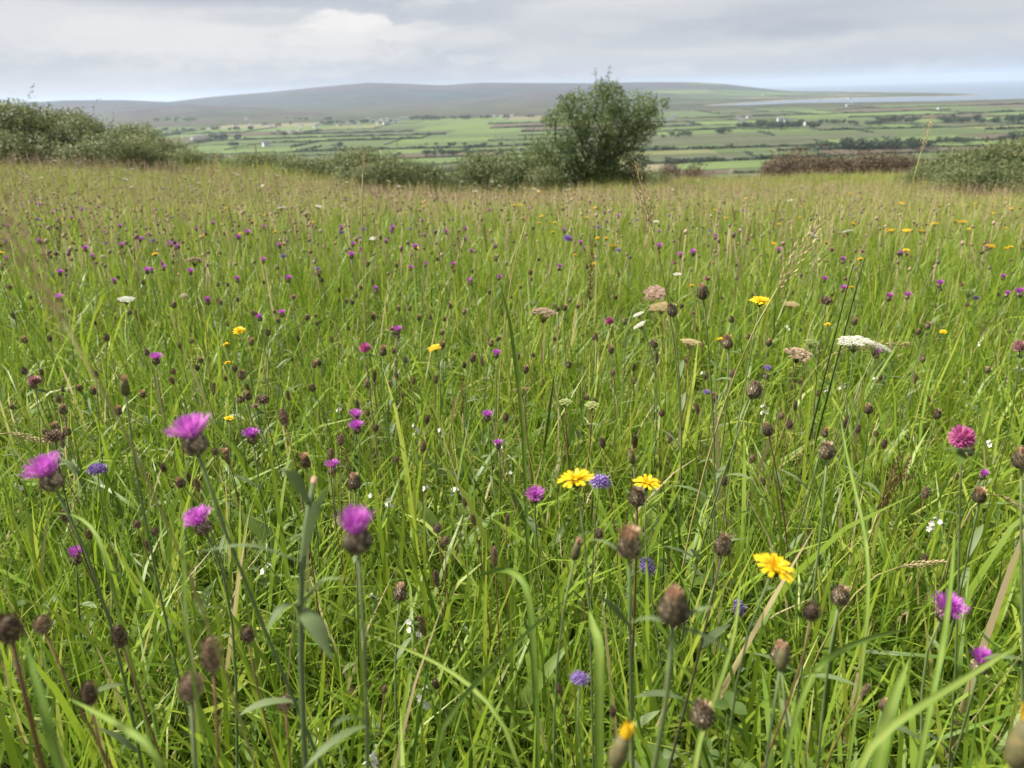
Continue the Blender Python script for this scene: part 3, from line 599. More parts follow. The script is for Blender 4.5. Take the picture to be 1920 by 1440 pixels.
# ------------------------------------------------------------------ grass (uncountable: instanced tufts)
def blades(n, rad, lmin, lmax, wmin, wmax, seg, bend, rndfun, lean=0.25, mat='grass', name='tuft'):
    a = rng.random(n)*2*math.pi; r = rad*np.sqrt(rng.random(n)); bx = np.cos(a)*r; by = np.sin(a)*r
    az = rng.random(n)*2*math.pi; L = rng.uniform(lmin, lmax, n)*(0.55+0.45*rng.random(n)**0.5); W = rng.uniform(wmin, wmax, n)
    th0 = np.abs(rng.normal(size=n))*lean; B = bend*rng.random(n)**1.3*1.6
    s = np.linspace(0, 1, seg+1); P = np.zeros((n, seg+1, 3)); P[:, 0, 0] = bx; P[:, 0, 1] = by; P[:, 0, 2] = -0.03
    tw = rng.normal(size=n)*0.5
    for k in range(seg):
        th = th0+B*((k+0.5)/seg)**1.5; d = L/seg; ak = az+tw*k/seg
        P[:, k+1, 0] = P[:, k, 0]+np.sin(th)*np.cos(ak)*d; P[:, k+1, 1] = P[:, k, 1]+np.sin(th)*np.sin(ak)*d; P[:, k+1, 2] = P[:, k, 2]+np.cos(th)*d
    sd = np.stack([-np.sin(az), np.cos(az), rng.normal(size=n)*0.25], 1)[:, None, :]
    w = (np.array([0.6, 0.95, 1.0, 0.9, 0.68, 0.05]) if seg == 5 else np.interp(s, [0, 0.35, 0.7, 1], [0.7, 1, 0.75, 0.05]))[None, :, None]*W[:, None, None]*0.5
    V = np.stack([P-sd*w, P+sd*w], 2).reshape(-1, 3)
    i = (np.arange(n)[:, None]*(seg+1)+np.arange(seg)[None])*2
    F = np.stack([i, i+1, i+3, i+2], -1).reshape(-1, 4)
    return numpy_mesh(name, V, F, M[mat], np.repeat(rndfun(n), 2*(seg+1)))
def grass_rnd(n, c=0.5, sp=0.2, dead=0.06):
    v = np.clip(c+sp*rng.normal(size=n), 0.0, 0.86); d = rng.random(n) < dead; v[d] = rng.uniform(0.9, 1.0, d.sum()); return v
def instancer(name, label, meshes, P, rz, sc, idx, tilt=0.12):
    lib = bpy.data.collections.new(name+'_sources')
    for k, me in enumerate(meshes):
        o = bpy.data.objects.new('%s_source_%02d' % (name, k), me); lib.objects.link(o)
    n = len(P); me = bpy.data.meshes.new(name); me.vertices.add(n); me.vertices.foreach_set('co', P.astype(np.float32).ravel())
    rot = np.stack([rng.normal(size=n)*tilt, rng.normal(size=n)*tilt, rz], 1).astype(np.float32)
    a = me.attributes.new('rot', 'FLOAT_VECTOR', 'POINT'); a.data.foreach_set('vector', rot.ravel())
    a = me.attributes.new('scl', 'FLOAT', 'POINT'); a.data.foreach_set('value', sc.astype(np.float32))
    a = me.attributes.new('idx', 'INT', 'POINT'); a.data.foreach_set('value', idx.astype(np.int32))
    o = bpy.data.objects.new(name, me); col.objects.link(o); o['kind'] = 'stuff'; o['label'] = label
    ng = bpy.data.node_groups.new(name, 'GeometryNodeTree')
    ng.interface.new_socket('Geometry', in_out='INPUT', socket_type='NodeSocketGeometry'); ng.interface.new_socket('Geometry', in_out='OUTPUT', socket_type='NodeSocketGeometry')
    N = ng.nodes; L = ng.links; gi = N.new('NodeGroupInput'); go = N.new('NodeGroupOutput')
    ci = N.new('GeometryNodeCollectionInfo'); ci.inputs['Collection'].default_value = lib; ci.inputs['Separate Children'].default_value = True; ci.inputs['Reset Children'].default_value = True
    ip = N.new('GeometryNodeInstanceOnPoints'); ip.inputs['Pick Instance'].default_value = True
    def na(nm, ty):
        q = N.new('GeometryNodeInputNamedAttribute'); q.data_type = ty; q.inputs[0].default_value = nm; return q.outputs[0]
    L.new(gi.outputs[0], ip.inputs['Points']); L.new(ci.outputs[0], ip.inputs['Instance']); L.new(na('idx', 'INT'), ip.inputs['Instance Index'])
    L.new(na('rot', 'FLOAT_VECTOR'), ip.inputs['Rotation']); L.new(na('scl', 'FLOAT'), ip.inputs['Scale']); L.new(ip.outputs[0], go.inputs[0])
    md = o.modifiers.new('instances', 'NODES'); md.node_group = ng
    return o
def wedge(n, y0, y1, half=0.86, pad=0.5, power=0.0):
    """random ground points in front of the camera, between forward distances y0 and y1"""
    u = rng.random(n)
    y = np.sqrt(y0*y0+u*(y1*y1-y0*y0)) if power == 0 else y0*(y1/y0)**u
    x = (rng.random(n)*2-1)*(half*y+pad); return np.stack([x, y, ground(x, y)], 1)
def meadow_keep(P, amt=1.0):
    y = P[:, 1]; e = EDGE+0.05*P[:, 0]; return P[(y < e+1.5)]
def build_grass():
    near = [blades(130, 0.12, 0.20, 0.44, 0.0028, 0.0064, 5, 2.3, lambda n: grass_rnd(n, 0.46, 0.21, 0.09), 0.22) for _ in range(7)]
    near += [blades(60, 0.13, 0.26, 0.50, 0.0045, 0.009, 5, 2.4, lambda n: grass_rnd(n, 0.58, 0.16, 0.03), 0.25) for _ in range(3)]
    near += [blades(130, 0.12, 0.16, 0.36, 0.001, 0.0022, 5, 1.2, lambda n: grass_rnd(n, 0.6, 0.2, 0.22), 0.3) for _ in range(3)]
    n = 2100; x = rng.uniform(-1, 1, n); y = rng.uniform(-0.6, 4.2, n); x = x*(0.9*np.maximum(y, 0)+0.8)
    P = np.stack([x, y, ground(x, y)], 1); m = len(P)
    instancer('meadow_grass', 'long green meadow grass growing thickly over the near ground', near, P, rng.random(m)*6.28, rng.uniform(0.75, 1.15, m), rng.choice(13, m, p=[0.09]*7+[0.08]*3+[0.0433, 0.0433, 0.0434]))
    far = [blades(130, 0.26, 0.20, 0.42, 0.005, 0.011, 4, 1.9, lambda n: grass_rnd(n, 0.60, 0.2, 0.13), 0.25) for _ in range(6)]
    far += [blades(120, 0.26, 0.26, 0.50, 0.002, 0.005, 4, 1.0, lambda n: grass_rnd(n, 0.70, 0.16, 0.30), 0.2) for _ in range(3)]
    P = wedge(15000, 3.6, EDGE+3, 0.85, 1.0); k = rng.random(len(P)) < np.clip(1.25-P[:, 1]/45, 0.4, 1); P = meadow_keep(P[k]); m = len(P)
    instancer('distant_meadow_grass', 'long meadow grass running away to the hedges', far, P, rng.random(m)*6.28, rng.uniform(0.75, 1.2, m), rng.choice(9, m, p=[0.115]*6+[0.31/3]*3))
    P = wedge(2600, 3.0, 8.0, 0.85, 0.8); m = len(P)
    instancer('middle_meadow_grass', 'long meadow grass in the middle of the field', near, P, rng.random(m)*6.28, rng.uniform(0.85, 1.25, m), rng.integers(0, 13, m))
build_grass()
def build_rank_grass():
    src = [blades(70, 0.22, 0.35, 0.75, 0.004, 0.009, 4, 1.1, lambda n: grass_rnd(n, 0.62, 0.16, 0.28), 0.22) for _ in range(4)]
    x = rng.uniform(-17, 17, 900); y = 19.2+0.25*np.abs(x+2)**0.6+rng.uniform(0, 4.2, 900); keep = (x < 4.2) | (x > 10.5); x, y = x[keep], y[keep]; P = np.stack([x, y, ground(x, y)], 1); n = len(P)
    instancer('rank_hedge_grass', 'taller rank grass growing up into the foot of the hedges', src, P, rng.random(n)*6.28, rng.uniform(0.7, 1.35, n), rng.integers(0, 4, n))
build_rank_grass()

# ------------------------------------------------------------------ broad low leaves among the grass
def leaf_strip(b, p0, az, L, w, rise, droop, rnd=0.5, n=7, fold=0.25):
    s = np.linspace(0, 1, n); th = rise-droop*s; d = np.array([math.cos(az), math.sin(az), 0])
    P = [np.array(p0, float)]
    for k in range(n-1): P.append(P[-1]+(d*math.cos(th[k])+np.array([0, 0, math.sin(th[k])]))*L/(n-1))
    ww = w*np.interp(s, [0, 0.15, 0.45, 0.75, 1], [0.25, 0.6, 1.0, 0.75, 0.03])*0.5
    b.ribbon(np.array(P), ww, np.array([-math.sin(az), math.cos(az), 0]), rnd, fold)
def rosette(k):
    b = MB()
    for i in range(7): leaf_strip(b, (0, 0, 0.0), i*0.9+U(-.3, .3), U(0.09, 0.20), U(0.012, 0.03), U(0.8, 1.35), U(0.4, 1.6), rng.random())
    return b.mesh('leaf_rosette', M['leaf'])
def clover_patch(k):
    b = MB()
    for i in range(26):
        x, y, z = U(-.1, .1), U(-.1, .1), U(0.05, 0.16); b.tube([(x*0.8, y*0.8, 0), (x, y, z)], 0.0007, 3)
        a0 = U(0, 6.28)
        for j in range(3): leaf_strip(b, (x, y, z), a0+j*2.09, U(0.012, 0.02), U(0.011, 0.016), 0.3, 0.5, 0.5, 5, 0.15)
    return b.mesh('clover_leaves', M['leaf'])
def build_leaves():
    src = [rosette(k) for k in range(5)]+[clover_patch(k) for k in range(3)]
    n = 460; x = rng.uniform(-1, 1, n); y = rng.uniform(-0.2, 4.0, n); x = x*(0.85*np.maximum(y, 0)+0.6)
    P = np.stack([x, y, ground(x, y)+rng.uniform(0.0, 0.12, n)], 1)
    instancer('low_meadow_leaves', 'broad plantain and clover leaves low among the grass', src, P, rng.random(n)*6.28, rng.uniform(0.7, 1.2, n), rng.choice(8, n, p=[0.176]*5+[0.04]*3))
build_leaves()

# ------------------------------------------------------------------ flower and seed heads, local +Z along the stem, metres
def spiral(n, k0=0):
    i = np.arange(n)+k0; return i*2.39996, (np.arange(n)+0.5)/n
INV = [(0, .0018), (.0015, .0052), (.005, .0082), (.0095, .0088), (.0135, .0074), (.0165, .0056)]
def inv_r(z): return float(np.interp(z, [p[0] for p in INV], [p[1] for p in INV]))
def involucre_mesh():
    b = MB(); b.lathe(INV, 10); return b.mesh('flower_head', M['involucre'])
def bracts_mesh(spiky=0.0):
    b = MB(); az, s = spiral(96)
    for a, q in zip(az, s):
        z = 0.0008+q*0.0145; r = inv_r(z); o = np.array([math.cos(a), math.sin(a), 0]); t = np.array([-math.sin(a), math.cos(a), 0]); up = np.array([0, 0, 1.0])
        p = o*(r+0.0002)+up*z; h = 0.0034; w = 0.0015; out = 0.0007+spiky*U(0.0, 0.0016)
        q2 = o*(inv_r(z+h)+out)+up*(z+h)
        b.add([p-t*w*0.6, p+t*w*0.6, (p+q2)/2+t*w+o*0.0006, q2, (p+q2)/2-t*w+o*0.0006], [(0, 1, 2, 3), (0, 3, 4)], rng.random())
    return b.mesh('bracts', M['bract'], False)
def floret_spray(n, lmin, lmax, wid, amax, z0, r0, mat, name, fork=True, curl=0.5, rise0=0.02):
    b = MB(); az, s = spiral(n)
    for a, q in zip(az, s):
        a += U(-.15, .15); th = rise0+amax*q**0.75; L = U(lmin, lmax); o = np.array([math.cos(a), math.sin(a), 0]); t = np.array([-math.sin(a), math.cos(a), 0])
        P = [o*r0*q+np.array([0, 0, z0])]; m = 4
        for k in range(m):
            tt = th*(0.55+0.45*k/m)-curl*max(0, k-1)/m*(q > 0.5)*U(0, 1); P.append(P[-1]+(o*math.sin(tt)+np.array([0, 0, math.cos(tt)]))*L/m)
        sd = unit(t+rng.normal(size=3)*0.3); w = wid*np.array([0.5, 0.6, 0.8, 1.0, 0.75 if not fork else 0.9])*0.5
        rnd = rng.random(); b.ribbon(P, w, sd, rnd)
        if fork:
            d = unit(P[-1]-P[-2])
            for f in (-0.55, 0.0, 0.55):
                e = unit(d+sd*f); b.ribbon([P[-1]+sd*f*wid*0.5, P[-1]+e*L*0.22], [wid*0.2, wid*0.03], sd, rnd)
    return b.mesh(name, M[mat])
def scaled_spike(rad, hgt, n, sz, mat, name):
    """egg-shaped seed spike covered with small scales"""
    b = MB(); prof = [(hgt*q, max(0.0006, rad*math.sin(math.pi*min(1, max(0, 0.06+0.9*q)))**0.6*0.8)) for q in np.linspace(0, 1, 7)]
    b.lathe(prof, 8, 0.15); az, s = spiral(n)
    for a, q in zip(az, s):
        r = rad*math.sin(math.pi*(0.06+0.88*q))**0.6*0.85; z = hgt*q; o = np.array([math.cos(a), math.sin(a), 0]); t = np.array([-math.sin(a), math.cos(a), 0]); u = np.array([0, 0, 1.0])
        p = o*r+u*z; l = sz*U(0.8, 1.3); d = unit(o*0.8+u*U(0.2, 0.9)); b.add([p-t*l*.42, p+d*l*.55-u*l*.25, p+t*l*.42, p+d*l*.75+u*l*.35], [(0, 1, 3), (1, 2, 3)], rng.random())
    return b.mesh(name, M[mat], False)
def strap_petal(L, w, mat, name='petal'):
    b = MB(); s = np.linspace(0, 1, 6); P = np.stack([s*L, 0*s, 0.0035*s-0.0035*s**2.5*1.2], 1)*np.array([1, 1, L/0.014])
    b.ribbon(P, w*np.array([0.35, 0.7, 0.95, 1, 0.98, 0.92])*0.5, np.array([0, 1.0, 0]), U(0.3, 0.9), -0.18)
    e = P[-1]
    for k in range(3): y = (k-1)*w*0.3; b.add([e+np.array([0, y-w*.14, 0]), e+np.array([0, y+w*.14, 0]), e+np.array([w*.32, y, -0.0002])], [(0, 1, 2)], 0.6)
    return b.mesh(name, M[mat])
def daisy_petals(n, L, w, mat, rows=((0.12, 1.0), (0.5, 0.8), (0.9, 0.55))):
    """rows of strap petals joined (for flowers too far off to pick petals apart)"""
    b = MB()
    for tilt, f in rows:
        m = int(n*(0.6+0.4*f))
        for i in range(m):
            a = 6.283*i/m+U(-.12, .12); tl = tilt+U(-.1, .12); l = L*f*U(0.9, 1.08); d = np.array([math.cos(a)*math.cos(tl), math.sin(a)*math.cos(tl), math.sin(tl)]); t = np.array([-math.sin(a), math.cos(a), 0])
            P = [d*l*q+np.array([0, 0, 0.006-0.0012*q*q]) for q in (0.08, 0.5, 1.0)]; b.ribbon(P, w*np.array([0.35, 1, 0.85])*0.5, t, rng.random())
    return b.mesh('petals', M[mat])
def calyx_mesh(r, h):
    b = MB(); b.lathe([(0, .0013), (h*.25, r*.65), (h*.6, r), (h, r*.85)], 8); az, s = spiral(22)
    for a, q in zip(az, s):
        o = np.array([math.cos(a), math.sin(a), 0]); t = np.array([-math.sin(a), math.cos(a), 0]); z = h*q*0.7; rr = float(np.interp(z/h, [0, .25, .6, 1], [.0013, r*.65, r, r*.85]))
        b.add([o*rr-t*.0011+np.array([0, 0, z]), o*rr+t*.0011+np.array([0, 0, z]), o*(rr+.0008)+np.array([0, 0, z+.005])], [(0, 1, 2)], rng.random())
    return b.mesh('calyx', M['sepal'])
def star_ball(rad, n, sz, mat, name='florets', top=1.15, sta=True):
    """half ball of tiny four-lobed florets"""
    b = MB(); az, s = spiral(n)
    b.lathe([(-rad*.35, rad*.3), (-rad*.1, rad*.75), (rad*.3, rad*.78), (rad*.62, rad*.5), (rad*.75, rad*.1)], 8, 0.1)
    for a, q in zip(az, s):
        ph = math.acos(1-q*top); o = np.array([math.cos(a)*math.sin(ph), math.sin(a)*math.sin(ph), math.cos(ph)*0.82]); c = o*rad*U(0.88, 1.05); t = unit(np.cross(o, [0.3, 0.2, 1])); u = np.cross(o, t); rnd = rng.random()
        for k in range(4):
            e = math.cos(k*1.571)*t+math.sin(k*1.571)*u; f = np.cross(o, e)
            b.add([c-o*sz*.5, c+e*sz*.5-f*sz*.3+o*sz*.3, c+e*sz*.85+o*sz*.55, c+e*sz*.5+f*sz*.3+o*sz*.3], [(0, 1, 2, 3)], rnd)
        if sta and rng.random() < 0.6: b.ribbon([c, c+(o+rng.normal(size=3)*.25)*sz*1.7], [sz*.07, sz*.05], t, 1.0)
    return b.mesh(name, M[mat])
def umbel_parts(rad, rays, per, sz, mat, stalkmat, dome=0.25, cup=0.0):
    rb = MB(); fb = []
    az, s = spiral(rays)
    for a, q in zip(az, s):
        r = rad*math.sqrt(q); z = rad*(0.75+dome*(1-q)+cup*q); e = np.array([math.cos(a)*r, math.sin(a)*r, z]); rb.tube([(0, 0, 0), e*np.array([.45, .45, .6]), e], [.0009, .0007, .0005], 3)
        b = MB(); az2, s2 = spiral(per)
        for a2, q2 in zip(az2, s2):
            rr = rad*0.25*math.sqrt(q2); c = np.array([math.cos(a2)*rr, math.sin(a2)*rr, 0.004-0.002*q2+U(-.0006, .0006)])
            b.ribbon([(0, 0, -.002), c], [.0002, .0002], (1, 0, 0), 0.2); rnd = rng.random()
            for k in range(5):
                an = k*1.2566+a2; d = np.array([math.cos(an), math.sin(an), U(-.1, .4)]); f = np.array([-math.sin(an), math.cos(an), 0]); l = sz*U(.7, 1.2)
                b.add([c, c+d*l*.6-f*l*.38, c+d*l, c+d*l*.6+f*l*.38], [(0, 1, 2, 3)], rnd)
        fb.append((b, e))
    return rb.mesh('rays', M[stalkmat]), [(b.mesh('umbellet', M[mat]), e) for b, e in fb]
def umbel_joined(rad, rays, per, sz, mat, stalkmat, dome=0.25):
    r, us = umbel_parts(rad, rays, per, sz, mat, stalkmat, dome); b = MB()
    for me, e in us:
        v = np.zeros(len(me.vertices)*3, np.float32); me.vertices.foreach_get('co', v); rn = np.zeros(len(me.vertices), np.float32); me.attributes['rnd'].data.foreach_get('value', rn)
        b.add(v.reshape(-1, 3)+e, [tuple(p.vertices) for p in me.polygons], rn)
    return r, b.mesh('florets', M[mat])
def panicle(L, n, sz, mat, spread=0.2, name='seed_spike'):
    b = MB(); b.tube([(0, 0, 0), (0, 0, L*.5), (0, 0, L)], [.0007, .0006, .0003], 3); az, s = spiral(n)
    for a, q in zip(az, s):
        z = L*q; sp = spread*L*(0.15+math.sin(math.pi*min(1, q*1.02))*0.5)*U(.5, 1); o = np.array([math.cos(a), math.sin(a), 0]); c = o*sp*.5+np.array([0, 0, z]); d = unit(o*0.35+np.array([0, 0, 1.0])+rng.normal(size=3)*.12); t = unit(np.cross(d, o)); l = sz*U(.8, 1.25)
        b.add([c, c+d*l*.45-t*l*.17, c+d*l, c+d*l*.45+t*l*.17, c+d*l*.45+o*l*.14], [(0, 1, 2, 4), (0, 4, 2, 3)], rng.random())
    return b.mesh(name, M[mat])
HEAD = {}
inv = involucre_mesh(); br = [bracts_mesh(0.0), bracts_mesh(1.0)]
purp = [floret_spray(120, .012, .017, .0017, 1.35, .0145, .0048, 'purple', 'florets') for _ in range(2)]+[floret_spray(110, .011, .015, .0017, 0.85, .0145, .0045, 'purple', 'florets')]
tanf = [floret_spray(110, .007, .011, .0014, 0.95, .0145, .005, 'tan', 'dry_tuft', False), floret_spray(60, .005, .008, .0022, 0.4, .0145, .0046, 'tan', 'dry_tuft', False)]
brf = floret_spray(60, .004, .008, .0016, 1.0, .0140, .005, 'seedbrown', 'dry_tuft', False)
plan = [scaled_spike(.0062, .021, 150, .0026, 'seedbrown', 'seed_spike'), scaled_spike(.0066, .014, 120, .0028, 'seedbrown', 'seed_spike'), scaled_spike(.0052, .030, 190, .0026, 'seedbrown', 'seed_spike')]
cal = calyx_mesh(.0058, .0095); petal = [strap_petal(.0155, .0038, 'yellow'), strap_petal(.0125, .0036, 'yellow'), strap_petal(.0085, .003, 'yellow')]
pet_far = [daisy_petals(17, .0150, .0042, 'yellow') for _ in range(2)]
scab = [star_ball(.0105, 62, .0034, 'violet'), star_ball(.0095, 52, .0034, 'violet')]; dryball = star_ball(.0095, 60, .0030, 'seedbrown', 'seeds', 1.4, False); creamball = star_ball(.010, 60, .003, 'cream', 'florets', 1.4, False)
def clover_ball(mat):
    b = MB(); az, s = spiral(150); b.lathe([(0, .003), (.003, .006), (.008, .0062), (.012, .003)], 8, .1)
    for a, q in zip(az, s):
        ph = 0.1+2.0*math.sqrt(q); o = np.array([math.cos(a)*math.sin(ph), math.sin(a)*math.sin(ph), math.cos(ph)]); c = np.array([0, 0, .007])+o*.0045; d = unit(o+np.array([0, 0, .25])+rng.normal(size=3)*.12); t = unit(np.cross(d, [.2, .1, 1.])); l = U(.0065, .0085)
        b.ribbon([c, c+d*l*.5, c+d*l*.85+np.array([0, 0, .0004]), c+d*l], [.0005, .0009, .0010, .0003], t, rng.random()*(.6+.4*(1-q)), .5)
    return b.mesh('florets', M[mat])
clov = [clover_ball('pink'), clover_ball('dustypink')]
umb = [umbel_joined(.030, 22, 14, .0021, 'white', 'stem', 0.12) for _ in range(2)]; umb_dry = [umbel_joined(.032, 18, 13, .0034, 'drypink', 'brownstem', 0.3), umbel_joined(.028, 20, 12, .0026, 'straw', 'straw', 0.15), umbel_joined(.026, 18, 13, .0036, 'seedbrown', 'darkstem', 0.3), umbel_joined(.022, 18, 10, .0026, 'palegreen', 'stem', 0.5)]
rag = [umbel_joined(.020, 9, 9, .0050, 'orange', 'stem', 0.2)]
spikes = [panicle(.055, 70, .0058, 'straw', .22), panicle(.085, 80, .0062, 'straw', .35), panicle(.045, 60, .005, 'strawg', .2), panicle(.075, 90, .0055, 'brownstem', .16)]
def bud_mesh():
    b = MB(); b.lathe([(0, .0015), (.003, .0042), (.008, .0050), (.014, .0042), (.019, .0030)], 8); return b.mesh('bud', M['budskin'])
bud = bud_mesh(); budtip = floret_spray(34, .006, .0085, .0016, .22, .016, .0028, 'tan', 'withered_tip', False); budtipy = floret_spray(34, .008, .012, .0018, .2, .015, .0028, 'orange', 'withered_tip', False)
def eye_mesh():
    b = MB()
    for k, (a, l) in enumerate([(0, .0042), (.95, .0040), (-.95, .0040), (2.5, .0030), (-2.5, .0030)]):
        d = np.array([math.cos(a), math.sin(a), .25]); t = np.array([-math.sin(a), math.cos(a), 0]); b.add([(0, 0, 0), d*l*.6-t*l*.42, d*l, d*l*.6+t*l*.42], [(0, 1, 2, 3)], .8)
    b.lathe([(-.003, .0006), (0, .0012)], 5, .3); return b.mesh('flower', M['white'])
eye = eye_mesh()

# ------------------------------------------------------------------ plants: an Empty at the foot, a stem, a head and leaves
def quat(d, spin): return Vector((0, 0, 1)).rotation_difference(Vector(tuple(d))) @ Quaternion((0, 0, 1), spin)
def bez(p0, p1, p2, p3, n):
    s = np.linspace(0, 1, n)[:, None]; return (1-s)**3*p0+3*(1-s)**2*s*p1+3*(1-s)*s*s*p2+s**3*p3
def plant(kind, tip, label, group=None, size=1.0, tilt=None, lean=None, near=False, var=None, stem=None, thick=1.0, nleaf=None, leaves_px=()):
    """tip = world point where the head begins"""
    name, cat, smat, r0 = KINDS[kind]; smat = stem or smat
    size = size*SHRINK.get(kind, 1.0); thick = thick*0.8
    tip = np.asarray(tip, float); h0 = tip[2]-gz(tip[0], tip[1])
    if lean is None: a = U(0, 6.28); lean = np.array([math.cos(a), math.sin(a)])*h0*U(0.02, 0.16)
    base = np.array([tip[0]+lean[0], tip[1]+lean[1], 0]); base[2] = gz(base[0], base[1]); T = tip-base
    if tilt is None: tilt = unit(np.array([T[0], T[1], T[2]*1.0])/np.linalg.norm(T)+rng.normal(size=3)*0.13)
    tilt = unit(tilt); L = np.linalg.norm(T)
    C = bez(np.array([0, 0, -0.01]), np.array([T[0]*.1, T[1]*.1, T[2]*.45])+rng.normal(size=3)*.02*L, T-tilt*L*.22, T, 9)
    t = thing(name, label, cat, base, group)
    b = MB(); b.tube(C, np.linspace(r0*1.25, r0*.85, 9)*thick, 6 if near else 4); part('stem', b.mesh('stem', M[smat]), t)
    q = quat(tilt, U(0, 6.28)); idq = None
    if kind == 'knapweed':
        hd = part('flower_head', inv, t, T, q, size); part('bracts', br[0], hd, kind='stuff'); part('florets', purp[var if var is not None else int(rng.integers(3))], hd, kind='stuff')
    elif kind == 'knapseed':
        hd = part('seed_head', inv, t, T, q, (size, size, size*U(1.1, 1.35))); part('bracts', br[1], hd, kind='stuff'); v = var if var is not None else int(rng.integers(3)); part('dry_tuft', [tanf[0], tanf[1], brf][v], hd, kind='stuff')
    elif kind == 'plantain':
        part('seed_spike', plan[var if var is not None else int(rng.integers(3))], t, T, q, size)
    elif kind in ('hawkbit',):
        hd = part('flower_head', cal, t, T, q, size)
        if near:
            for ring, (n, tl, z) in enumerate([(16, .14, .0088), (11, .48, .0092), (7, .95, .0094)]):
                for i in range(n):
                    a = 6.2832*i/n+U(-.1, .1)+ring*.2; e = Quaternion((0, 0, 1), a) @ Quaternion((0, 1, 0), -(tl+U(-.10, .12))); part('petal', petal[ring], hd, (math.cos(a)*.0016, math.sin(a)*.0016, z), e, U(.92, 1.08))
        else: part('petals', pet_far[int(rng.integers(2))], hd, (0, 0, .003), kind='stuff')
    elif kind == 'ragwort':
        hd = part('rays', rag[0][0], t, T, q, size); part('florets', rag[0][1], hd, kind='stuff')
    elif kind == 'scabious': part('florets', scab[int(rng.integers(2))], t, T, q, size, kind='stuff')
    elif kind == 'scabseed': part('seeds', dryball, t, T, q, size, kind='stuff')
    elif kind == 'creamball': part('florets', creamball, t, T, q, size, kind='stuff')
    elif kind == 'clover':
        part('florets', clov[var or 0], t, T, q, size, kind='stuff')
        lb = MB()
        for j in range(3): leaf_strip(lb, (0, 0, 0), j*2.09, .018, .010, -.1, .6, .5, 5, .15)
        part('leaf', lb.mesh('leaf', M['leaf']), t, T-tilt*0.008)
    elif kind == 'umbel':
        u = umb[int(rng.integers(2))]; hd = part('rays', u[0], t, T, q, size); part('florets', u[1], hd, kind='stuff')
    elif kind == 'dryumbel':
        u = umb_dry[var or 0]; hd = part('rays', u[0], t, T, q, size); part('seeds', u[1], hd, kind='stuff')
    elif kind == 'bud':
        hd = part('bud', bud, t, T, q, size); part('withered_tip', [budtip, budtipy][var or 0], hd, kind='stuff')
    elif kind == 'grass': part('seed_spike', spikes[var if var is not None else int(rng.integers(4))], t, T, q, size)
    elif kind == 'eyebright':
        for j in range(int(rng.integers(2, 5))):
            pc = C[8]-np.array([0, 0, j*.006]); a = U(0, 6.28); part('flower', eye, t, pc+np.array([math.cos(a), math.sin(a), 0.3])*.005, quat((math.cos(a)*.8, math.sin(a)*.8-.4, .5), U(0, 6.28)), size)
        lb = MB()
        for k in range(10): leaf_strip(lb, C[8-k//2]-np.array([0, 0, .004]), k*2.4, .008, .006, .5, .8, .5, 4)
        part('leaves', lb.mesh('leaves', M['leaf']), t, kind='stuff')
    for (ax, ay), (bx, by), w in leaves_px:
        dd = np.linalg.norm(tip-CAM); ii = int(np.argmin(np.linalg.norm(C+base-at_dist(ax, ay, dd), axis=1))); pp = C[ii]; qq = at_dist(bx, by, dd*1.02)-base
        mm = (pp+qq)/2+np.array([0, 0, .006]); PP = bez(pp, mm, mm, qq, 8)-pp; lb = MB(); lb.ribbon(PP, w*.5*np.interp(np.linspace(0, 1, 8), [0, .2, .5, .8, 1], [.35, .8, 1, .7, .05]), unit(np.cross(qq-pp, [0, .6, 1.0])), .5, .3)
        part('leaf', lb.mesh('leaf', M['weedleaf']), t, pp)
    nl = nleaf if nleaf is not None else {'knapweed': 3, 'knapseed': 3}.get(kind, 0)
    for j in range(nl):
        s = U(.25, .85); p = C[int(s*8)]; lb = MB(); leaf_strip(lb, (0, 0, 0), U(0, 6.28), U(.035, .075)*(1.3-s*.6), U(.006, .011), U(.4, 1.1), U(.3, 1.1)); part('leaf', lb.mesh('leaf', M['weedleaf']), t, p)
    return t
SHRINK = {'knapweed': .79, 'knapseed': .76, 'plantain': .82, 'hawkbit': .88, 'umbel': .85, 'dryumbel': .95, 'bud': .8, 'clover': .9}
KINDS = {'knapweed': ('knapweed_flower', 'flower', 'stem', .0015), 'knapseed': ('knapweed_seed_head', 'seed head', 'stem', .0014), 'plantain': ('plantain_seed_head', 'seed head', 'brownstem', .0011),
         'hawkbit': ('hawkbit_flower', 'flower', 'stem', .0012), 'ragwort': ('ragwort_flower', 'flower', 'stem', .0018), 'scabious': ('scabious_flower', 'flower', 'stem', .0011), 'scabseed': ('scabious_seed_head', 'seed head', 'darkstem', .0011),
         'creamball': ('cream_flower', 'flower', 'stem', .0011), 'clover': ('clover_flower', 'flower', 'stem', .0012), 'umbel': ('wild_carrot_flower', 'flower', 'stem', .0015), 'dryumbel': ('umbel_seed_head', 'seed head', 'brownstem', .0017),
         'bud': ('hawkbit_bud', 'flower bud', 'stem', .0013), 'grass': ('grass_seed_stalk', 'grass stalk', 'strawg', .0009), 'eyebright': ('eyebright', 'flower', 'stem', .0008)}
WID = {'knapweed': .0176, 'knapseed': .0176, 'plantain': .0126, 'hawkbit': .031, 'ragwort': .05, 'scabious': .024, 'scabseed': .021, 'creamball': .023, 'clover': .024, 'umbel': .066, 'dryumbel': .066, 'bud': .010, 'grass': .012, 'eyebright': .008}
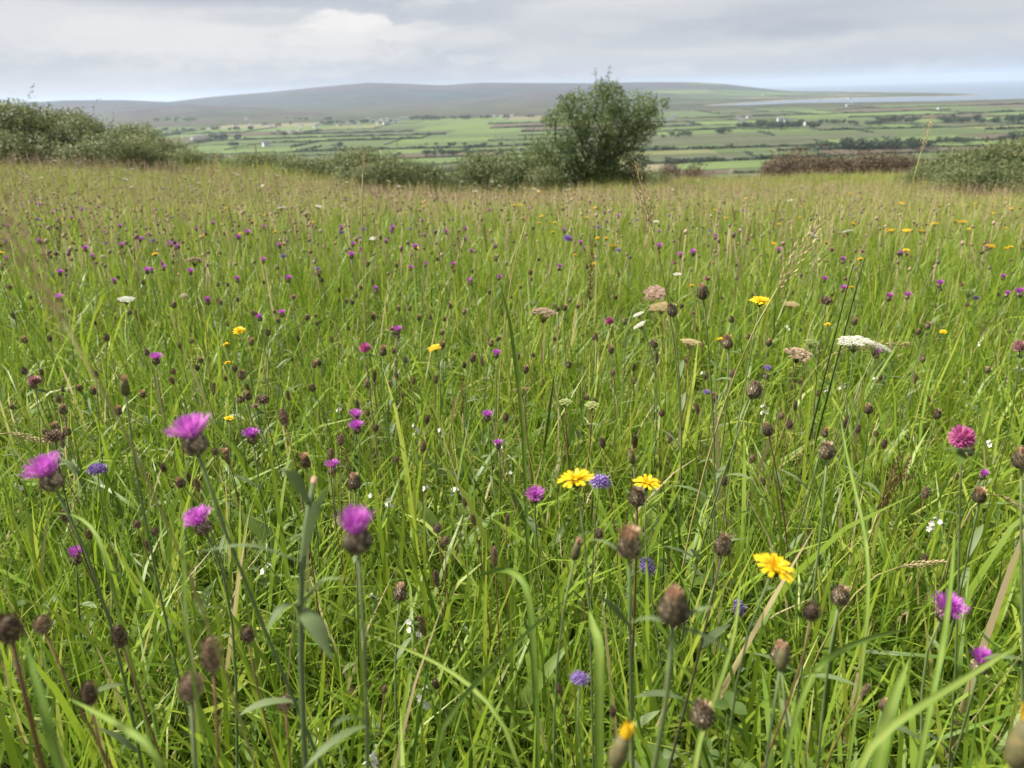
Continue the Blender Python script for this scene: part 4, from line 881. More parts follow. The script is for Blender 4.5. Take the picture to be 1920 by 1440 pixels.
def placed(kind, px, py, w, label, group=None, H=None, **k):
    """w = width of the head in photograph pixels: gives the distance of near heads; far ones (H) stand H above the ground under the ray"""
    if H is not None:
        p = hit(px, py, H)
        if p is None: return
        d = np.linalg.norm(p-CAM); k.setdefault('size', float(np.clip(w*d/FPX/WID[kind], 0.55, 0.95 if kind in ('knapseed', 'plantain') else 1.1)))
    else:
        sz = k.setdefault('size', 1.0); d = WID[kind]*sz*FPX/w; p = at_dist(px, py, d); gh = p[2]-gz(p[0], p[1])
        if gh < 0.10 or gh > 0.80: print('HEIGHT', kind, px, py, round(d, 2), round(gh, 2))
    return plant(kind, p, label, group, near=d < 1.3, **k)

# ------------------------------------------------------------------ the flowers one can pick out in the photograph
def v3(x, y, z): return np.array([x, y, z], float)
KN = 'purple knapweed flowers in the near grass'
for px, py, w, lab, kw in [
    (372, 853, 50, 'tall knapweed bloom with ragged pink purple florets leaning beside the cut stalk', dict(lean=(.09, .03), tilt=v3(-.12, 0, 1), var=0)),
    (672, 1036, 62, 'bright magenta knapweed bloom on a fat brown head next to the cut stalk', dict(lean=(-.05, .02), tilt=v3(.02, 0, 1), var=2)),
    (106, 918, 42, 'wide flat purple knapweed bloom on a dark purple stem', dict(lean=(-.02, .02), tilt=v3(-.18, -.1, 1), var=0)),
    (387, 1000, 35, 'flat topped pink knapweed bloom with pale bracts tilted towards the shorter grass', dict(tilt=v3(-.25, -.15, 1), var=0)),
    (474, 832, 21, 'small round purple knapweed bloom beyond the tall ragged one', dict(var=0)),
    (668, 790, 17, 'upper purple knapweed bloom of a close pair', dict(var=0)),
    (671, 812, 19, 'lower purple knapweed bloom of a close pair', dict(var=0, tilt=v3(0, -.3, 1))),
    (1003, 940, 24, 'starry magenta knapweed bloom near the big yellow hawkbit', dict(var=0, tilt=v3(0, -.5, 1))),
    (1764, 1160, 34, 'loose lilac purple knapweed bloom among broad grass blades', dict(var=0, tilt=v3(.05, -.35, 1))),
    (1833, 1262, 30, 'half open lilac knapweed bloom on a dark cup beside a broad grass blade', dict(var=2)),
    (143, 1058, 22, 'small dark purple knapweed bloom low on a thin dark stem', dict(var=2)),
    (624, 890, 20, 'pale purple knapweed bloom partly behind a stem', dict(var=0)),
    (293, 684, 15, None, {}), (915, 790, 15, None, {}), (931, 672, 12, None, {}), (706, 550, 14, None, {}), (884, 535, 15, None, {}), (935, 842, 13, None, {}), (1838, 898, 13, None, {})]:
    placed('knapweed', px, py, w, lab or 'small purple knapweed flower standing in the middle of the grass', None if lab else KN, **({**kw} if lab else {'H': U(.36, .46)}))
for px, py, w in [(659, 486, 14), (198, 440, 14), (391, 572, 11), (446, 531, 10), (541, 530, 12), (113, 567, 10), (1640, 672, 13), (1880, 525, 14), (1885, 558, 14), (1912, 558, 14), (1580, 495, 12), (1579, 548, 11), (15, 428, 14), (155, 395, 12), (75, 458, 14), (10, 458, 10), (203, 392, 10),
                  (320, 462, 12), (228, 466, 12), (400, 422, 10), (109, 418, 10), (135, 412, 9), (745, 628, 12), (490, 602, 10), (530, 595, 10), (1460, 475, 9), (1690, 480, 9), (1545, 530, 8), (1760, 540, 10), (1300, 480, 9), (1235, 468, 10), (1275, 485, 10), (1850, 470, 10), (1700, 562, 11), (1665, 565, 11), (640, 432, 9), (470, 420, 9), (60, 380, 9), (285, 350, 8), (215, 355, 8)]:
    placed('knapweed', px, py, w, 'small purple knapweed flower standing in the middle of the grass', KN, H=U(.36, .48))
KS = 'brown knapweed seed heads in the grass'
KSL = ['brown knapweed seed head with a spread tan tuft in the grass', 'brown knapweed seed head with a short upright tan stub in the grass', 'dark knapweed seed head with withered brown florets in the grass']
PLL = ['small egg shaped plantain head on a thin stem in the grass', 'small round plantain head on a thin stem in the grass', 'small long slim plantain head on a thin stem in the grass']
for px, py, w, lab, kw in [
    (1180, 1046, 52, 'dry knapweed head with a spreading pinkish tan tuft on a pale green stem', dict(var=0, lean=(.03, .03), tilt=v3(-.03, 0, 1), thick=1.25, nleaf=0, leaves_px=[((1168, 1080), (1105, 1010), .008), ((1168, 1170), (1112, 1110), .009), ((1168, 1080), (1245, 1075), .007)])),
    (1262, 1170, 64, 'fat closed knapweed seed head with a stubby tan crown and two side leaves', dict(var=1, lean=(-.03, .03), tilt=v3(-.02, 0, 1), thick=1.4, nleaf=0, leaves_px=[((1258, 1185), (1345, 1138), .009), ((1258, 1185), (1178, 1168), .009), ((1250, 1225), (1386, 1237), .011)])),
    (1194, 948, 38, 'withered brown knapweed head in front of the small yellow hawkbit', dict(var=2, stem='brownstem')),
    (1352, 1042, 38, 'dark shaggy dried knapweed head between two yellow hawkbits', dict(var=2, stem='darkstem')),
    (665, 918, 28, 'straw coloured knapweed seed head behind the magenta bloom', dict(var=1)),
    (576, 878, 22, 'slim tan knapweed seed head above the cut stalk', dict(var=0, tilt=v3(-.15, 0, 1))),
    (425, 862, 18, 'small open topped knapweed seed head behind the tall ragged bloom', dict(var=0)),
    (1550, 862, 33, 'round prickly dark seed head on a yellow green stem below the rush stalks', dict(var=2)),
    (1319, 562, 26, 'knapweed seed head with a golden tip standing above the umbels', dict(var=1, size=1.1)),
    (1262, 594, 22, 'dark knapweed seed head overlapping a tan umbel', dict(var=2, size=1.1)),
    (1365, 655, 22, 'knapweed head with a spreading orange tan tuft', dict(var=0)),
    (1408, 748, 30, 'spidery dark brown seed head on a branching knapweed stem', dict(var=2, size=1.1)),
    (1315, 1362, 46, 'blackish round seed head low among bright green blades', dict(var=2, stem='darkstem')),
    (1915, 880, 34, 'brown seed head beside a small white flower', dict(var=1)),
    (1572, 1135, 36, 'rusty brown seed head leaning below the drooping plantain', dict(var=2)),
    (1442, 818, 22, 'tan brown seed head on a long russet stem crossing the grass', dict(var=1, stem='brownstem')),
    (748, 1128, 30, 'double brown seed head beside a tiny white flower', dict(var=1)),
    (1465, 1245, 38, 'withered pale topped seed head on a green stem by the tilted hawkbit', dict(var=1))]:
    placed('knapseed', px, py, w, lab, None, **kw)
for px, py, w in [(345, 912, 20), (1228, 652, 18), (1155, 562, 18), (1435, 712, 20), (1440, 650, 16), (1340, 752, 20), (1548, 572, 18), (1722, 628, 24), (1737, 618, 16), (870, 590, 16), (718, 668, 20), (470, 648, 22), (455, 712, 18), (1628, 776, 20), (1835, 942, 26), (120, 778, 20), (66, 730, 24), (497, 757, 20), (700, 600, 14), (1545, 820, 14),
                  (200, 640, 14), (327, 578, 12), (690, 500, 12), (745, 502, 14), (820, 490, 12), (930, 490, 12), (330, 470, 12), (1010, 490, 12), (1100, 505, 12), (1370, 605, 16), (1600, 610, 12), (1730, 680, 18), (1755, 785, 16), (1850, 700, 14), (1655, 1330, 20), (985, 700, 14), (885, 680, 14), (1065, 690, 14), (605, 530, 16)]:
    v = int(rng.integers(3)); placed('knapseed', px, py, w, KSL[v], KS, H=U(.34, .46), var=v)
PL = 'brown plantain seed heads in the grass'
for px, py, w, lab, kw in [
    (22, 1200, 46, 'large dark plantain head on a thick russet stem', dict(var=1, size=1.3, thick=1.6)),
    (400, 1258, 42, 'fat oval brown plantain head in front of the cut stalk', dict(var=0, size=1.15)),
    (358, 1312, 44, 'tan plantain head topping a stout yellow green stem', dict(var=1, stem='stem', size=1.15, thick=1.5)),
    (85, 1186, 30, 'grey brown plantain head with pale specks behind the large dark one', dict(var=1)),
    (230, 1212, 28, 'brown plantain head alone above clover leaves', dict(var=0)),
    (170, 1322, 30, 'ragged dark plantain head with pale flecks low in the grass', dict(var=0)),
    (466, 1202, 28, 'knobbly tan plantain head on a bent stem', dict(var=1)),
    (535, 1332, 28, 'round knobbly plantain head below the cut stalk', dict(var=1)),
    (1521, 1158, 34, 'brown plantain head on a straight russet stem near the tilted hawkbit', dict(var=1, size=1.1)),
    (928, 1062, 20, 'slim dark plantain head in front of a broad curved leaf', dict(var=2)),
    (536, 798, 22, 'brown plantain head beyond the small round purple bloom', dict(var=0)),
    (835, 1022, 18, 'small pale brown seed head alone in a gap of the grass', dict(var=1))]:
    placed('plantain', px, py, w, lab, None, **kw)
for px, py, w in [(122, 790, 14), (50, 700, 14), (200, 640, 12), (255, 590, 12), (258, 600, 12), (180, 610, 11), (403, 480, 14), (430, 870, 12), (400, 740, 12), (310, 885, 14), (890, 985, 14), (720, 1300, 14), (1050, 1300, 14), (950, 985, 12), (755, 745, 12), (775, 720, 10), (745, 710, 10), (760, 680, 10), (870, 690, 12), (690, 780, 10), (1490, 770, 10), (1500, 720, 10),
                  (655, 620, 10), (610, 600, 10), (560, 640, 10), (520, 580, 10), (350, 600, 10), (95, 640, 10), (30, 600, 10), (1120, 640, 10), (1000, 670, 10), (960, 560, 10), (1790, 900, 14), (1700, 900, 14), (600, 1190, 14), (1150, 1345, 14), (820, 1290, 16), (1615, 1305, 14)]:
    v = int(rng.integers(3)); placed('plantain', px, py, w, PLL[v], PL, H=U(.24, .40), var=v)
HK = 'yellow hawkbit flowers in the grass'
for px, py, w, lab, kw in [
    (1083, 916, 70, 'large bright yellow hawkbit facing the sky beside a violet scabious', dict(tilt=v3(-.15, .12, 1))),
    (1444, 1082, 76, 'golden yellow hawkbit tilted on a long pale green stem', dict(tilt=v3(.32, -.05, 1), lean=(-.02, .02))),
    (1212, 920, 54, 'yellow hawkbit half hidden behind a withered knapweed head', dict(tilt=v3(.1, .1, 1))),
    (450, 626, 26, 'yellow hawkbit just above a brown seed head', dict(tilt=v3(0, -.3, 1))),
    (1424, 575, 38, 'wide flat yellow hawkbit by a leaning straw grass stalk', dict(tilt=v3(.05, -.1, 1)))]:
    placed('hawkbit', px, py, w, lab, None, **kw)
for px, py, w in [(425, 650, 16), (428, 684, 12), (292, 481, 18), (1298, 540, 16), (1318, 545, 12), (1552, 612, 14), (1768, 626, 14), (782, 470, 13), (1596, 541, 10), (1338, 494, 10), (120, 413, 10), (361, 389, 10), (466, 382, 10), (452, 440, 11), (1858, 466, 11), (1885, 469, 12), (1895, 466, 10), (1113, 498, 12), (430, 790, 8), (1350, 640, 8), (1078, 480, 9), (980, 412, 9), (1012, 420, 9), (820, 420, 8), (640, 430, 8), (510, 345, 8), (440, 345, 8), (560, 355, 8), (90, 322, 8), (30, 320, 8), (1040, 420, 9), (1320, 400, 8), (1360, 410, 8), (1100, 410, 8), (1500, 410, 8), (760, 400, 8)]:
    placed('hawkbit', px, py, w, 'small yellow hawkbit dotted in the middle and far grass', HK, H=U(.36, .48))
RG = 'orange yellow ragwort tops towards the far side'
for px, py, w, lab in [(818, 662, 30, 'single orange yellow ragwort top above dark withered leaves'), (1150, 470, 44, 'double golden ragwort cluster above the middle grass')]:
    placed('ragwort', px, py, w, lab, None, H=.42)
for px, py, w in [(1600, 425, 18), (1672, 440, 24), (1700, 438, 26), (1725, 440, 20), (1752, 425, 16), (1790, 420, 20), (1805, 422, 16), (1855, 468, 16), (1760, 390, 16), (1830, 385, 16), (1895, 395, 18), (1690, 385, 14), (1450, 398, 12), (1540, 385, 12), (1885, 375, 14)]:
    placed('ragwort', px, py, w, 'flat orange yellow ragwort cluster in the farther grass', RG, H=U(.4, .5))
SC = 'violet scabious flowers in the grass'
for px, py, w, lab, kw in [
    (1125, 905, 40, 'violet scabious ball touching the large yellow hawkbit', dict(size=1.05)),
    (1382, 1140, 32, 'blue violet scabious turned sideways beside the tilted hawkbit stem', dict(tilt=v3(.8, -.4, .2))),
    (1212, 1062, 36, 'pale violet scabious half behind a dry knapweed head', dict(tilt=v3(.6, -.3, .4))),
    (183, 882, 28, 'low dark violet scabious over a rounded leaf', {}),
    (1065, 448, 17, 'lilac scabious on a tall straight dark stem', dict(size=1.0))]:
    placed('scabious', px, py, w, lab, None, **kw)
for px, py, w in [(675, 446, 16), (640, 436, 13), (375, 366, 15), (287, 452, 14), (1086, 1274, 18), (1325, 736, 14), (160, 392, 9), (595, 505, 10), (1830, 560, 10), (1160, 470, 10), (1440, 690, 9), (770, 430, 9), (100, 372, 9)]:
    placed('scabious', px, py, w, 'small blue violet scabious ball in the grass', SC, H=U(.36, .46))
placed('clover', 1803, 832, 46, 'round magenta clover head standing clear of the grass', None)
placed('clover', 685, 658, 24, 'pink clover head beside a brown seed head', None)
placed('clover', 1143, 608, 20, 'deep pink clover head below dark knapweed seed heads', None)
placed('clover', 1912, 658, 26, 'pale dusty pink clover head at the russet stalks', None, var=1)
placed('clover', 66, 722, 24, 'fading brownish pink clover head by dark stems', None, var=1)
for px, py, w in [(420, 440, 11), (1300, 590, 10), (1560, 470, 9), (1700, 480, 9), (735, 620, 13), (550, 560, 11), (480, 765, 10)]:
    placed('clover', px, py, w, 'small dusty pink clover head in the grass', 'dusty pink clover heads', H=U(.34, .42), var=1)
WC = 'white flat umbels in the farther grass'
placed('umbel', 1600, 662, 66, 'white wild carrot umbel under a fallen straw coloured seed spike', None, size=.9, tilt=v3(-.1, 0, 1))
placed('umbel', 1636, 668, 60, 'white wild carrot umbel arching over a tiny purple flower', None, size=.9, tilt=v3(.35, 0, 1))
for px, py, w in [(1590, 442, 30), (1520, 448, 26), (1200, 597, 20), (1205, 618, 20), (238, 572, 32), (528, 396, 20), (597, 393, 20), (700, 452, 16), (1230, 420, 14), (1140, 435, 12), (1270, 520, 16)]:
    placed('umbel', px, py, w, 'flat white wild carrot umbel in the middle grass', WC, H=U(.42, .5))
for px, py, w in [(90, 279, 12), (17, 291, 14), (205, 291, 12), (216, 290, 12), (222, 289, 11), (250, 287, 10), (262, 298, 14), (330, 305, 9), (138, 322, 12), (150, 314, 12), (210, 332, 14), (320, 326, 14), (360, 326, 12), (372, 318, 10), (475, 312, 12), (545, 318, 9), (610, 322, 10), (515, 330, 12), (440, 327, 12), (395, 345, 12), (470, 340, 10), (560, 335, 9), (650, 345, 9), (60, 340, 12), (285, 290, 9), (1310, 340, 8), (1480, 330, 8), (1560, 350, 8)]:
    placed('umbel', px, py, w, 'far cream white umbel standing near the hedges', 'white umbels near the hedges', H=U(.45, .6))
for px, py, w, v, lab in [(1018, 606, 88, 0, 'wide pinkish brown dried umbel with knobbly seed clusters'), (1240, 590, 52, 1, 'tan dried umbel with a dark knapweed head on it'), (1492, 682, 62, 2, 'dark brown shaggy dried umbel on a russet stalk'), (575, 408, 56, 2, 'dark brown flat umbel among the farther flowers'), (1228, 562, 52, 0, 'pinkish dried umbel behind the tan one'),
                          (365, 500, 44, 2, 'dark curled umbel beside a plantain head'), (1292, 655, 42, 1, 'straw coloured umbel on a branching stem'), (980, 745, 44, 1, 'flat straw yellow umbel lying over grass blades'), (1813, 560, 40, 3, 'pale greenish umbel nest above thin stems'), (1518, 655, 40, 3, 'yellow green rounded umbel behind the dark shaggy one'),
                          (1483, 580, 28, 1, 'cup shaped closed pinkish straw umbel'), (1060, 765, 36, 3, 'small green umbel of round fruits near the meadow middle'), (1110, 770, 30, 3, 'second green umbel of round fruits on the same branching stalk'), (600, 520, 26, 2, 'small dark umbel over thin brown stems')]:
    placed('dryumbel', px, py, w, lab, None, H=.40 if py > 500 else .46, var=v)
placed('creamball', 193, 482, 22, 'round cream ball flower standing by yellow and violet flowers', None, H=.45)
placed('creamball', 345, 556, 16, 'small cream ball flower on a branching stem', None, H=.42)
for px, py, w, lab in [(103, 820, 30, 'dark green round seed ball by a bent pale stem'), (493, 750, 22, 'dark purple round seed ball on a forked stem'), (967, 1090, 24, 'small grey seed ball under a dry knapweed head'), (1550, 565, 20, 'dark seed ball on a leafy slanting stem')]:
    placed('scabseed', px, py, w, lab, None)
for px, py, w, v, lab, kw in [
    (236, 742, 20, 0, 'narrow green hawkbit bud with an orange tip on a pale stem', {}), (1076, 1050, 24, 0, 'slender withered hawkbit bud with a brown tip', {}),
    (1150, 1440, 40, 1, 'yellow orange tipped bud poking up at very close range', dict(size=1.2, tilt=v3(.35, .2, 1), thick=2.0)), (1900, 1440, 50, 1, 'large dark bud with a yellow orange tip leaning at very close range', dict(size=1.6, tilt=v3(.25, .2, 1), thick=2.0)),
    (1462, 1258, 26, 0, 'closed hawkbit bud under a withered pale head', {}), (1187, 870, 16, 0, 'tiny orange bud above the small yellow hawkbit', {})]:
    placed('bud', px, py, w, lab, None, var=v, **kw)
EB = 'tiny white eyebright flowers low in the grass'
for px, py in [(845, 920), (858, 913), (957, 885), (945, 832), (936, 826), (700, 928), (728, 937), (702, 1120), (690, 757), (635, 757), (1748, 972), (1770, 980), (792, 1295), (1808, 718), (1435, 762), (1552, 727), (1640, 710), (445, 664), (80, 572), (1860, 830), (1915, 692), (800, 912), (1320, 700), (1580, 720), (1905, 690), (35, 910), (1480, 610), (500, 1065), (775, 1165), (885, 745), (240, 575), (1190, 1195), (780, 800), (828, 805), (690, 1420), (1840, 640)]:
    p = hit(px, py, U(.26, .34)); plant('eyebright', p, 'tiny white eyebright flower low among the grass', EB, size=U(1.0, 1.5), near=np.linalg.norm(p-CAM) < 1.3)
# ---- grass stalks that stand up: (spike base px, stalk further down px, size, variant, label)
GS = 'thin straw grass stalks standing above the meadow'
for px, py, H, sz, v, tl, lab in [
    (680, 325, -2.0, 1.0, 0, v3(.12, 0, 1), 'tall pale grass stalk with a narrow head rising past the scrub'), (482, 298, -3.0, .9, 0, v3(.02, 0, 1), 'upright pale grass stalk with a cigar shaped head against the scrub'),
    (396, 335, -2.0, 1.0, 0, v3(.4, 0, 1), 'slanting straw grass stalk beside a violet scabious'), (985, 418, -1.7, 1.0, 0, v3(.35, 0, 1), 'long slanting straw stalk with a slim tip in the middle field'),
    (1222, 425, -1.4, 1.3, 1, v3(-.3, 0, 1), 'tall loose straw panicle nodding over the middle grass'), (1727, 285, -2.4, 1.1, 1, v3(.15, 0, 1), 'tall thin grass stalk rising before the russet hedge'),
    (1458, 540, -1.1, 1.2, 1, v3(.55, 0, 1), 'pale jointed grass spike leaning by the flat yellow hawkbit'), (1104, 560, .52, 1.4, 3, v3(.08, 0, 1), 'thick twisted russet grass spike'),
    (495, 345, -2.6, .9, 0, v3(.1, 0, 1), 'thin straw grass stalk crossing the upright pale one'), (252, 380, -2.6, 1.0, 1, v3(.3, 0, 1), 'feathery straw grass head among far purple flowers'),
    (846, 795, .30, 1.1, 0, v3(.25, 0, 1), 'short tan grass spike tilted in the middle grass'), (868, 775, .32, .9, 3, v3(.03, 0, 1), 'upright tan grass spike beside the tilted one'),
    (1646, 960, .36, 1.2, 3, v3(.2, 0, 1), 'dull russet grass plume on a long curved stalk'), (1655, 955, .36, 1.1, 3, v3(.35, 0, 1), 'second russet grass plume touching the curved one'),
    (1690, 1062, .36, .9, 0, v3(1, 0, .1), 'orange tan grass spike lying level above the lilac bloom'), (20, 812, .40, 1.2, 0, v3(.9, 0, -.3), 'tan grass spike bending downwards beside dark stems'),
    (1590, 655, .45, 1.5, 1, v3(1, 0, .05), 'straw seed spike fallen across the white umbel'), (1880, 930, .38, 1.0, 0, v3(.6, 0, -.4), 'drooping straw grass head beside the brown seed head'),
    (1838, 505, .45, 1.1, 0, v3(-.5, 0, .6), 'bent straw grass head over purple flowers'), (655, 920, .36, .9, 3, v3(.05, 0, 1), 'slim brown grass spike close to the starry magenta bloom')]:
    p = hit(px, py, H) if H > 0 else at_dist(px, py, -H); H = p[2]-gz(p[0], p[1]); plant('grass', p, lab, None, size=sz, tilt=tl, var=v, lean=(-tl[0]*.35*H, 0), near=False, thick=1.9)
nb = at_dist(118, 600, .40); plant('grass', nb, 'blurred tan grass panicle hanging very close', None, size=.9, tilt=v3(-.35, 0, 1), var=1, lean=(.05, .05), near=True)
for k in range(150):
    y = 2.2*(24/2.2)**rng.random(); x = U(-.72, .72)*y; h = U(.42, .62); plant('grass', (x, y, gz(x, y)+h), 'thin straw grass stalk standing above the meadow', GS, size=U(.8, 1.3))

# ---- rush stalks, cut knapweed stalk, broad blades in front
def tube_thing(name, label, cat, pts, rad, mat, group=None, sides=7):
    pts = [np.asarray(p, float) for p in pts]; base = pts[0].copy(); C = bez(pts[0], pts[0]+(pts[1]-pts[0])*.66, pts[2]+(pts[1]-pts[2])*.66, pts[2], 12); b = MB(); b.tube(C-base, np.linspace(rad, rad*.3, 12), sides)
    return single(name, b.mesh(name, M[mat]), label, cat, base, group)
for (x0, y0), (x1, y1), lab in [((1622, 482), (1500, 900), 'long dark green rush stalk leaning over the white umbel'), ((1600, 495), (1488, 905), 'second dark green rush stalk parallel to the longer one'), ((1590, 830), (1700, 610), 'thin dark stalk leaning opposite to the rushes')]:
    tip = at_dist(x0, y0, 1.35); foot = hit(x1, y1, 0.12); foot = np.array([foot[0], foot[1], gz(foot[0], foot[1])])
    tube_thing('rush_stalk', lab, 'rush', [foot, (foot+tip)/2+np.array([0, 0, .03]), tip], .0030, 'rush')
def cut_stalk():
    top = at_dist(588, 905, .50); low = at_dist(540, 1130, .47); base = low+(low-top)*1.1; base[2] = gz(base[0], base[1])
    t = thing('knapweed_stalk', 'cut grey green knapweed stalk with pale broken top and long side leaves', 'plant stalk', base)
    C = bez(np.zeros(3), low-base-(top-low)*.3, low-base+(top-low)*.3, top-base, 12); b = MB(); b.tube(C, np.linspace(.0020, .0018, 12), 8); part('stem', b.mesh('stem', M['weedleaf']), t)
    b = MB(); e = unit(C[-1]-C[-2]); b.tube([C[-1]-e*.001, C[-1]+e*.0035], [.0021, .0020], 8); part('broken_top', b.mesh('broken_top', M['tan']), t, label='pale tan broken end of the stalk')
    for (ax, ay), (px, py), w in [((583, 925), (530, 880), .010), ((545, 1090), (372, 1035), .010), ((552, 1080), (614, 912), .009), ((542, 1180), (622, 1237), .014), ((556, 1165), (650, 1085), .009), ((540, 1190), (500, 1182), .008)]:
        i = int(np.argmin(np.linalg.norm(C+base-at_dist(ax, ay, .475), axis=1))); p = C[i]; q = at_dist(px, py, .47)-base; n = 8; m = (p+q)/2+np.array([0, 0, .012]); P = bez(p, m, m, q, n); sd = unit(np.cross(q-p, [0, .5, 1.0]))
        b = MB(); b.ribbon(P-p, w*.5*np.interp(np.linspace(0, 1, n), [0, .2, .5, .8, 1], [.4, .8, 1, .7, .05]), sd, .5, .3); part('leaf', b.mesh('leaf', M['weedleaf']), t, p)
cut_stalk()
def broad_blade(label, px, d, w, mat='blade', group=None, fold=.45):
    """blade along pixels px (foot to tip), at distances d; the foot is dropped to the ground"""
    P = [at_dist(x, y, dd) for (x, y), dd in zip(px, d)]; f = P[0].copy(); f[2] = gz(f[0], f[1])
    if P[0][2]-f[2] > .04: P = [f+(P[0]-f)*np.array([1, 1, 0])]+P
    P = np.array(P); s = np.linspace(0, len(P)-1, 14); C = np.stack([np.interp(s, range(len(P)), P[:, k]) for k in range(3)], 1)
    for _ in range(3): C[1:-1] = (C[:-2]+2*C[1:-1]+C[2:])/4
    t = np.gradient(C, axis=0); vd = C-CAM; sd = np.cross(t, vd); sd /= np.linalg.norm(sd, axis=1)[:, None]+1e-9; sd = sd*.85+np.array([.25, .35, .2]); sd /= np.linalg.norm(sd, axis=1)[:, None]
    b = MB(); b.ribbon(C-P[0], w*.31*np.interp(np.linspace(0, 1, 14), [0, .25, .55, .85, 1], [.6, .95, 1, .6, .04]), sd, np.tile([.35, .85, .5], 14)+np.repeat(rng.normal(size=14)*.06, 3), fold)
    return single('tall_grass', b.mesh('tall_grass', M[mat]), label, 'grass', P[0], group)
broad_blade('broad light green leaf blade standing upright with parallel veins', [(1650, 1436), (1665, 1340), (1705, 1235)], [.66, .66, .68], .018)
broad_blade('long green blade arching across towards the magenta bloom', [(1010, 1436), (900, 1290), (800, 1230), (715, 1200)], [.58, .60, .64, .68], .0055)
broad_blade('long straw green blade crossing behind the fat seed head', [(760, 1430), (880, 1290), (980, 1190), (1085, 1105)], [.50, .55, .6, .66], .006)
broad_blade('arching bright green blade curling over beside the plantain', [(1480, 1290), (1560, 1225), (1640, 1190), (1710, 1180)], [.62, .64, .68, .72], .0075)
broad_blade('tall narrow green blade rising straight past the brown plume', [(1640, 1150), (1625, 1000), (1590, 870), (1575, 780)], [.78, .82, .86, .90], .007)
broad_blade('thick green blade leaning towards the very close dark bud', [(1560, 1436), (1700, 1340), (1830, 1260), (1918, 1205)], [.50, .52, .54, .55], .0075)
broad_blade('tall yellow green blade standing alone by the fat oval plantain', [(350, 1260), (345, 1130), (343, 1020), (338, 925)], [.40, .42, .45, .48], .0035)
broad_blade('bright yellow green blade curving beside the large dark plantain', [(110, 1436), (85, 1340), (60, 1260), (45, 1195)], [.42, .42, .43, .45], .0075)
broad_blade('dark green blade lying low across clover leaves', [(330, 1436), (260, 1380), (200, 1345), (130, 1310)], [.48, .5, .54, .58], .007)
broad_blade('pale curved blade bending over near the wide flat bloom', [(215, 1120), (190, 1010), (150, 960), (70, 960)], [.72, .74, .78, .82], .006)
broad_blade('tall pale green blade standing past the lilac bloom', [(1745, 1340), (1770, 1200), (1785, 1080), (1790, 985)], [.62, .66, .70, .74], .0075)
broad_blade('wide mid green blade leaning across the lower right stems', [(1290, 1436), (1330, 1330), (1380, 1200), (1390, 1060)], [.52, .56, .6, .64], .0065)
broad_blade('ribbed oval plantain leaf hanging behind the dry knapweed heads', [(1128, 1260), (1125, 1205), (1112, 1175), (1105, 1145)], [.66, .66, .67, .68], .016)
broad_blade('wide green leaf arching beneath the slim dark plantain', [(1005, 1160), (985, 1080), (940, 1060), (885, 1085)], [.74, .75, .78, .82], .013)
broad_blade('tall soft green blade rising through the middle of the meadow', [(985, 800), (970, 700), (958, 600), (938, 535)], [1.05, 1.03, 1.0, .98], .011)

# ------------------------------------------------------------------ the rest of the flowers, one by one while they can be told apart
def scatter(kind, n, y0, y1, label, group, hmin, hmax, smin=.9, smax=1.15, half=.70, side=None, **k):
    sd_ = len(label)+len(kind)*3+n
    for _ in range(n):
        for _t in range(30):
            y = y0*(y1/y0)**rng.random(); x = U(-half, half)*y
            if rng.random() < (1.0 if side is None else side(x/y))*float(np.clip((vnoise(np.array([x*.8]), np.array([y*.45]), sd_)[0]-.25)*2.4, .08, 1)): break
        kk = dict(k); lab = label
        if isinstance(label, list): kk['var'] = int(rng.integers(len(label))); lab = label[kk['var']]
        plant(kind, (x, y, gz(x, y)+U(hmin, hmax)), lab, group, size=U(smin, smax), nleaf=3 if (kind in ('knapweed', 'knapseed') and y < 3.5) else 0, **kk)
leftish = lambda t: float(np.clip(.55-t*.9, .1, 1))
scatter('knapweed', 150, 2.6, 20, 'small purple knapweed flower standing in the middle of the grass', KN, .36, .52, side=leftish, smin=.8, smax=1.1)
scatter('knapseed', 190, 1.3, 10, KSL, KS, .32, .46, side=leftish, smin=.65, smax=.95)
scatter('plantain', 160, 0.8, 7, PLL, PL, .24, .42)
scatter('hawkbit', 95, 3.0, 22, 'small yellow hawkbit dotted in the middle and far grass', HK, .38, .52)
scatter('ragwort', 40, 9, 22, 'flat orange yellow ragwort cluster in the farther grass', RG, .42, .55, side=lambda t: float(np.clip(.4+t, .1, 1)))
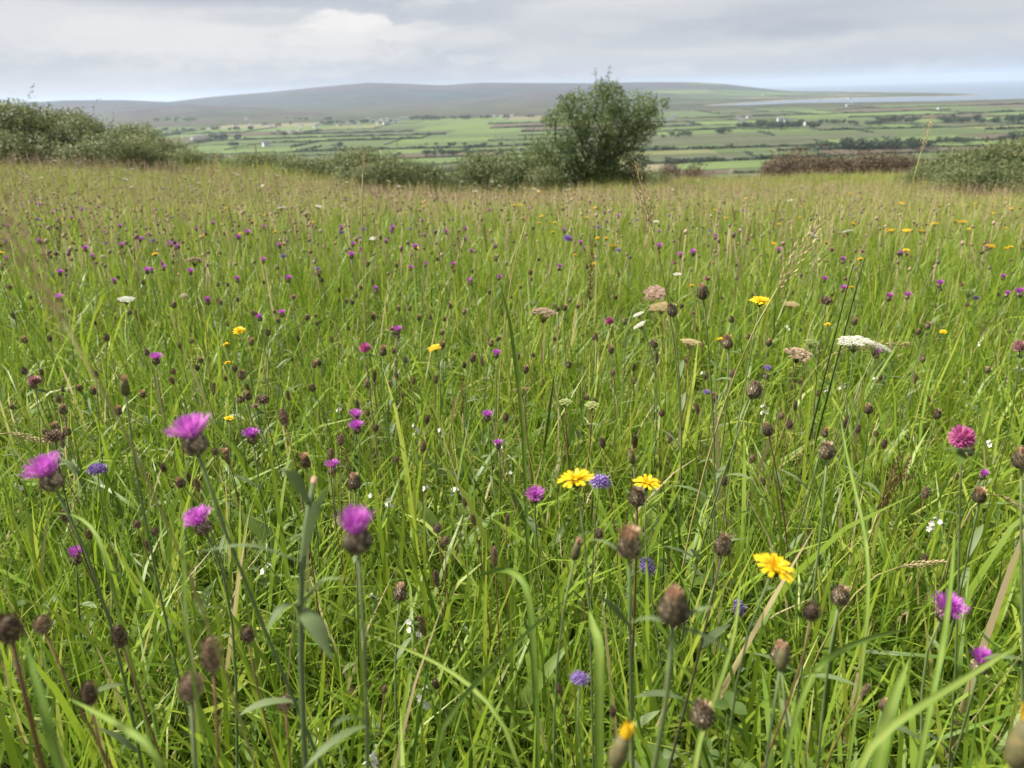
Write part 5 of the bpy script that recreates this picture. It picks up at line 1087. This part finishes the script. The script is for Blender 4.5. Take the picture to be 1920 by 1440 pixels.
scatter('umbel', 90, 7, 22, 'far cream white umbel standing near the hedges', 'white umbels near the hedges', .42, .6, side=leftish)
scatter('scabious', 25, 3, 12, 'small blue violet scabious ball in the grass', SC, .38, .5)
scatter('clover', 20, 2, 9, 'small dusty pink clover head in the grass', 'dusty pink clover heads', .34, .44, var=1)
# the uncountable haze of seed heads farther off
def far_head(mat, rad, hgt, h, smat):
    b = MB(); b.tube([(0, 0, 0), (.01, 0, h*.6), (.02, .005, h)], .0016, 3, .7); k = int(U(6, 9))
    b.lathe([(h+hgt*q, rad*math.sin(math.pi*(.12+.8*q))) for q in (0, .3, .6, 1)], k, rng.random(), (.02, .005, 0)); return b.mesh('far_head', M[mat])
def build_far_heads():
    src = [far_head('dryfar', U(.006, .010), U(.014, .026), U(.34, .48), 0) for _ in range(6)]
    P = wedge(30000, 3.2, 28, .80, .5); t = P[:, 0]/P[:, 1]; k = rng.random(len(P)) < np.clip(.62-.42*t, .3, 1); P = P[k]; m = len(P)
    instancer('distant_seed_heads', 'countless brown seed heads over the farther meadow', src, P, rng.random(m)*6.28, rng.uniform(.85, 1.2, m), rng.integers(0, 6, m))
    src = []
    for _ in range(5):
        b = MB(); h = U(.38, .52); lx = U(-.1, .1); b.tube([(0, 0, 0), (lx*.4, 0, h*.6), (lx, .01, h)], .0011, 3, .6); c = np.array([lx, .01, h]); az, s = spiral(14)
        for a, q in zip(az, s):
            o = np.array([math.cos(a), math.sin(a), 0]); p = c+np.array([0, 0, -.02+.07*q])+o*.006; d = unit(o*.5+np.array([0, 0, 1.])); tt = np.cross(d, o); b.add([p, p+d*.006-tt*.002, p+d*.013, p+d*.006+tt*.002], [(0, 1, 2, 3)], rng.random())
        src.append(b.mesh('far_stalk', M['straw']))
    P = wedge(6500, 4.5, 27, .80, .5); m = len(P)
    instancer('distant_grass_stalks', 'countless straw coloured grass stalks over the farther meadow', src, P, rng.random(m)*6.28, rng.uniform(.8, 1.2, m), rng.integers(0, 5, m))
build_far_heads()
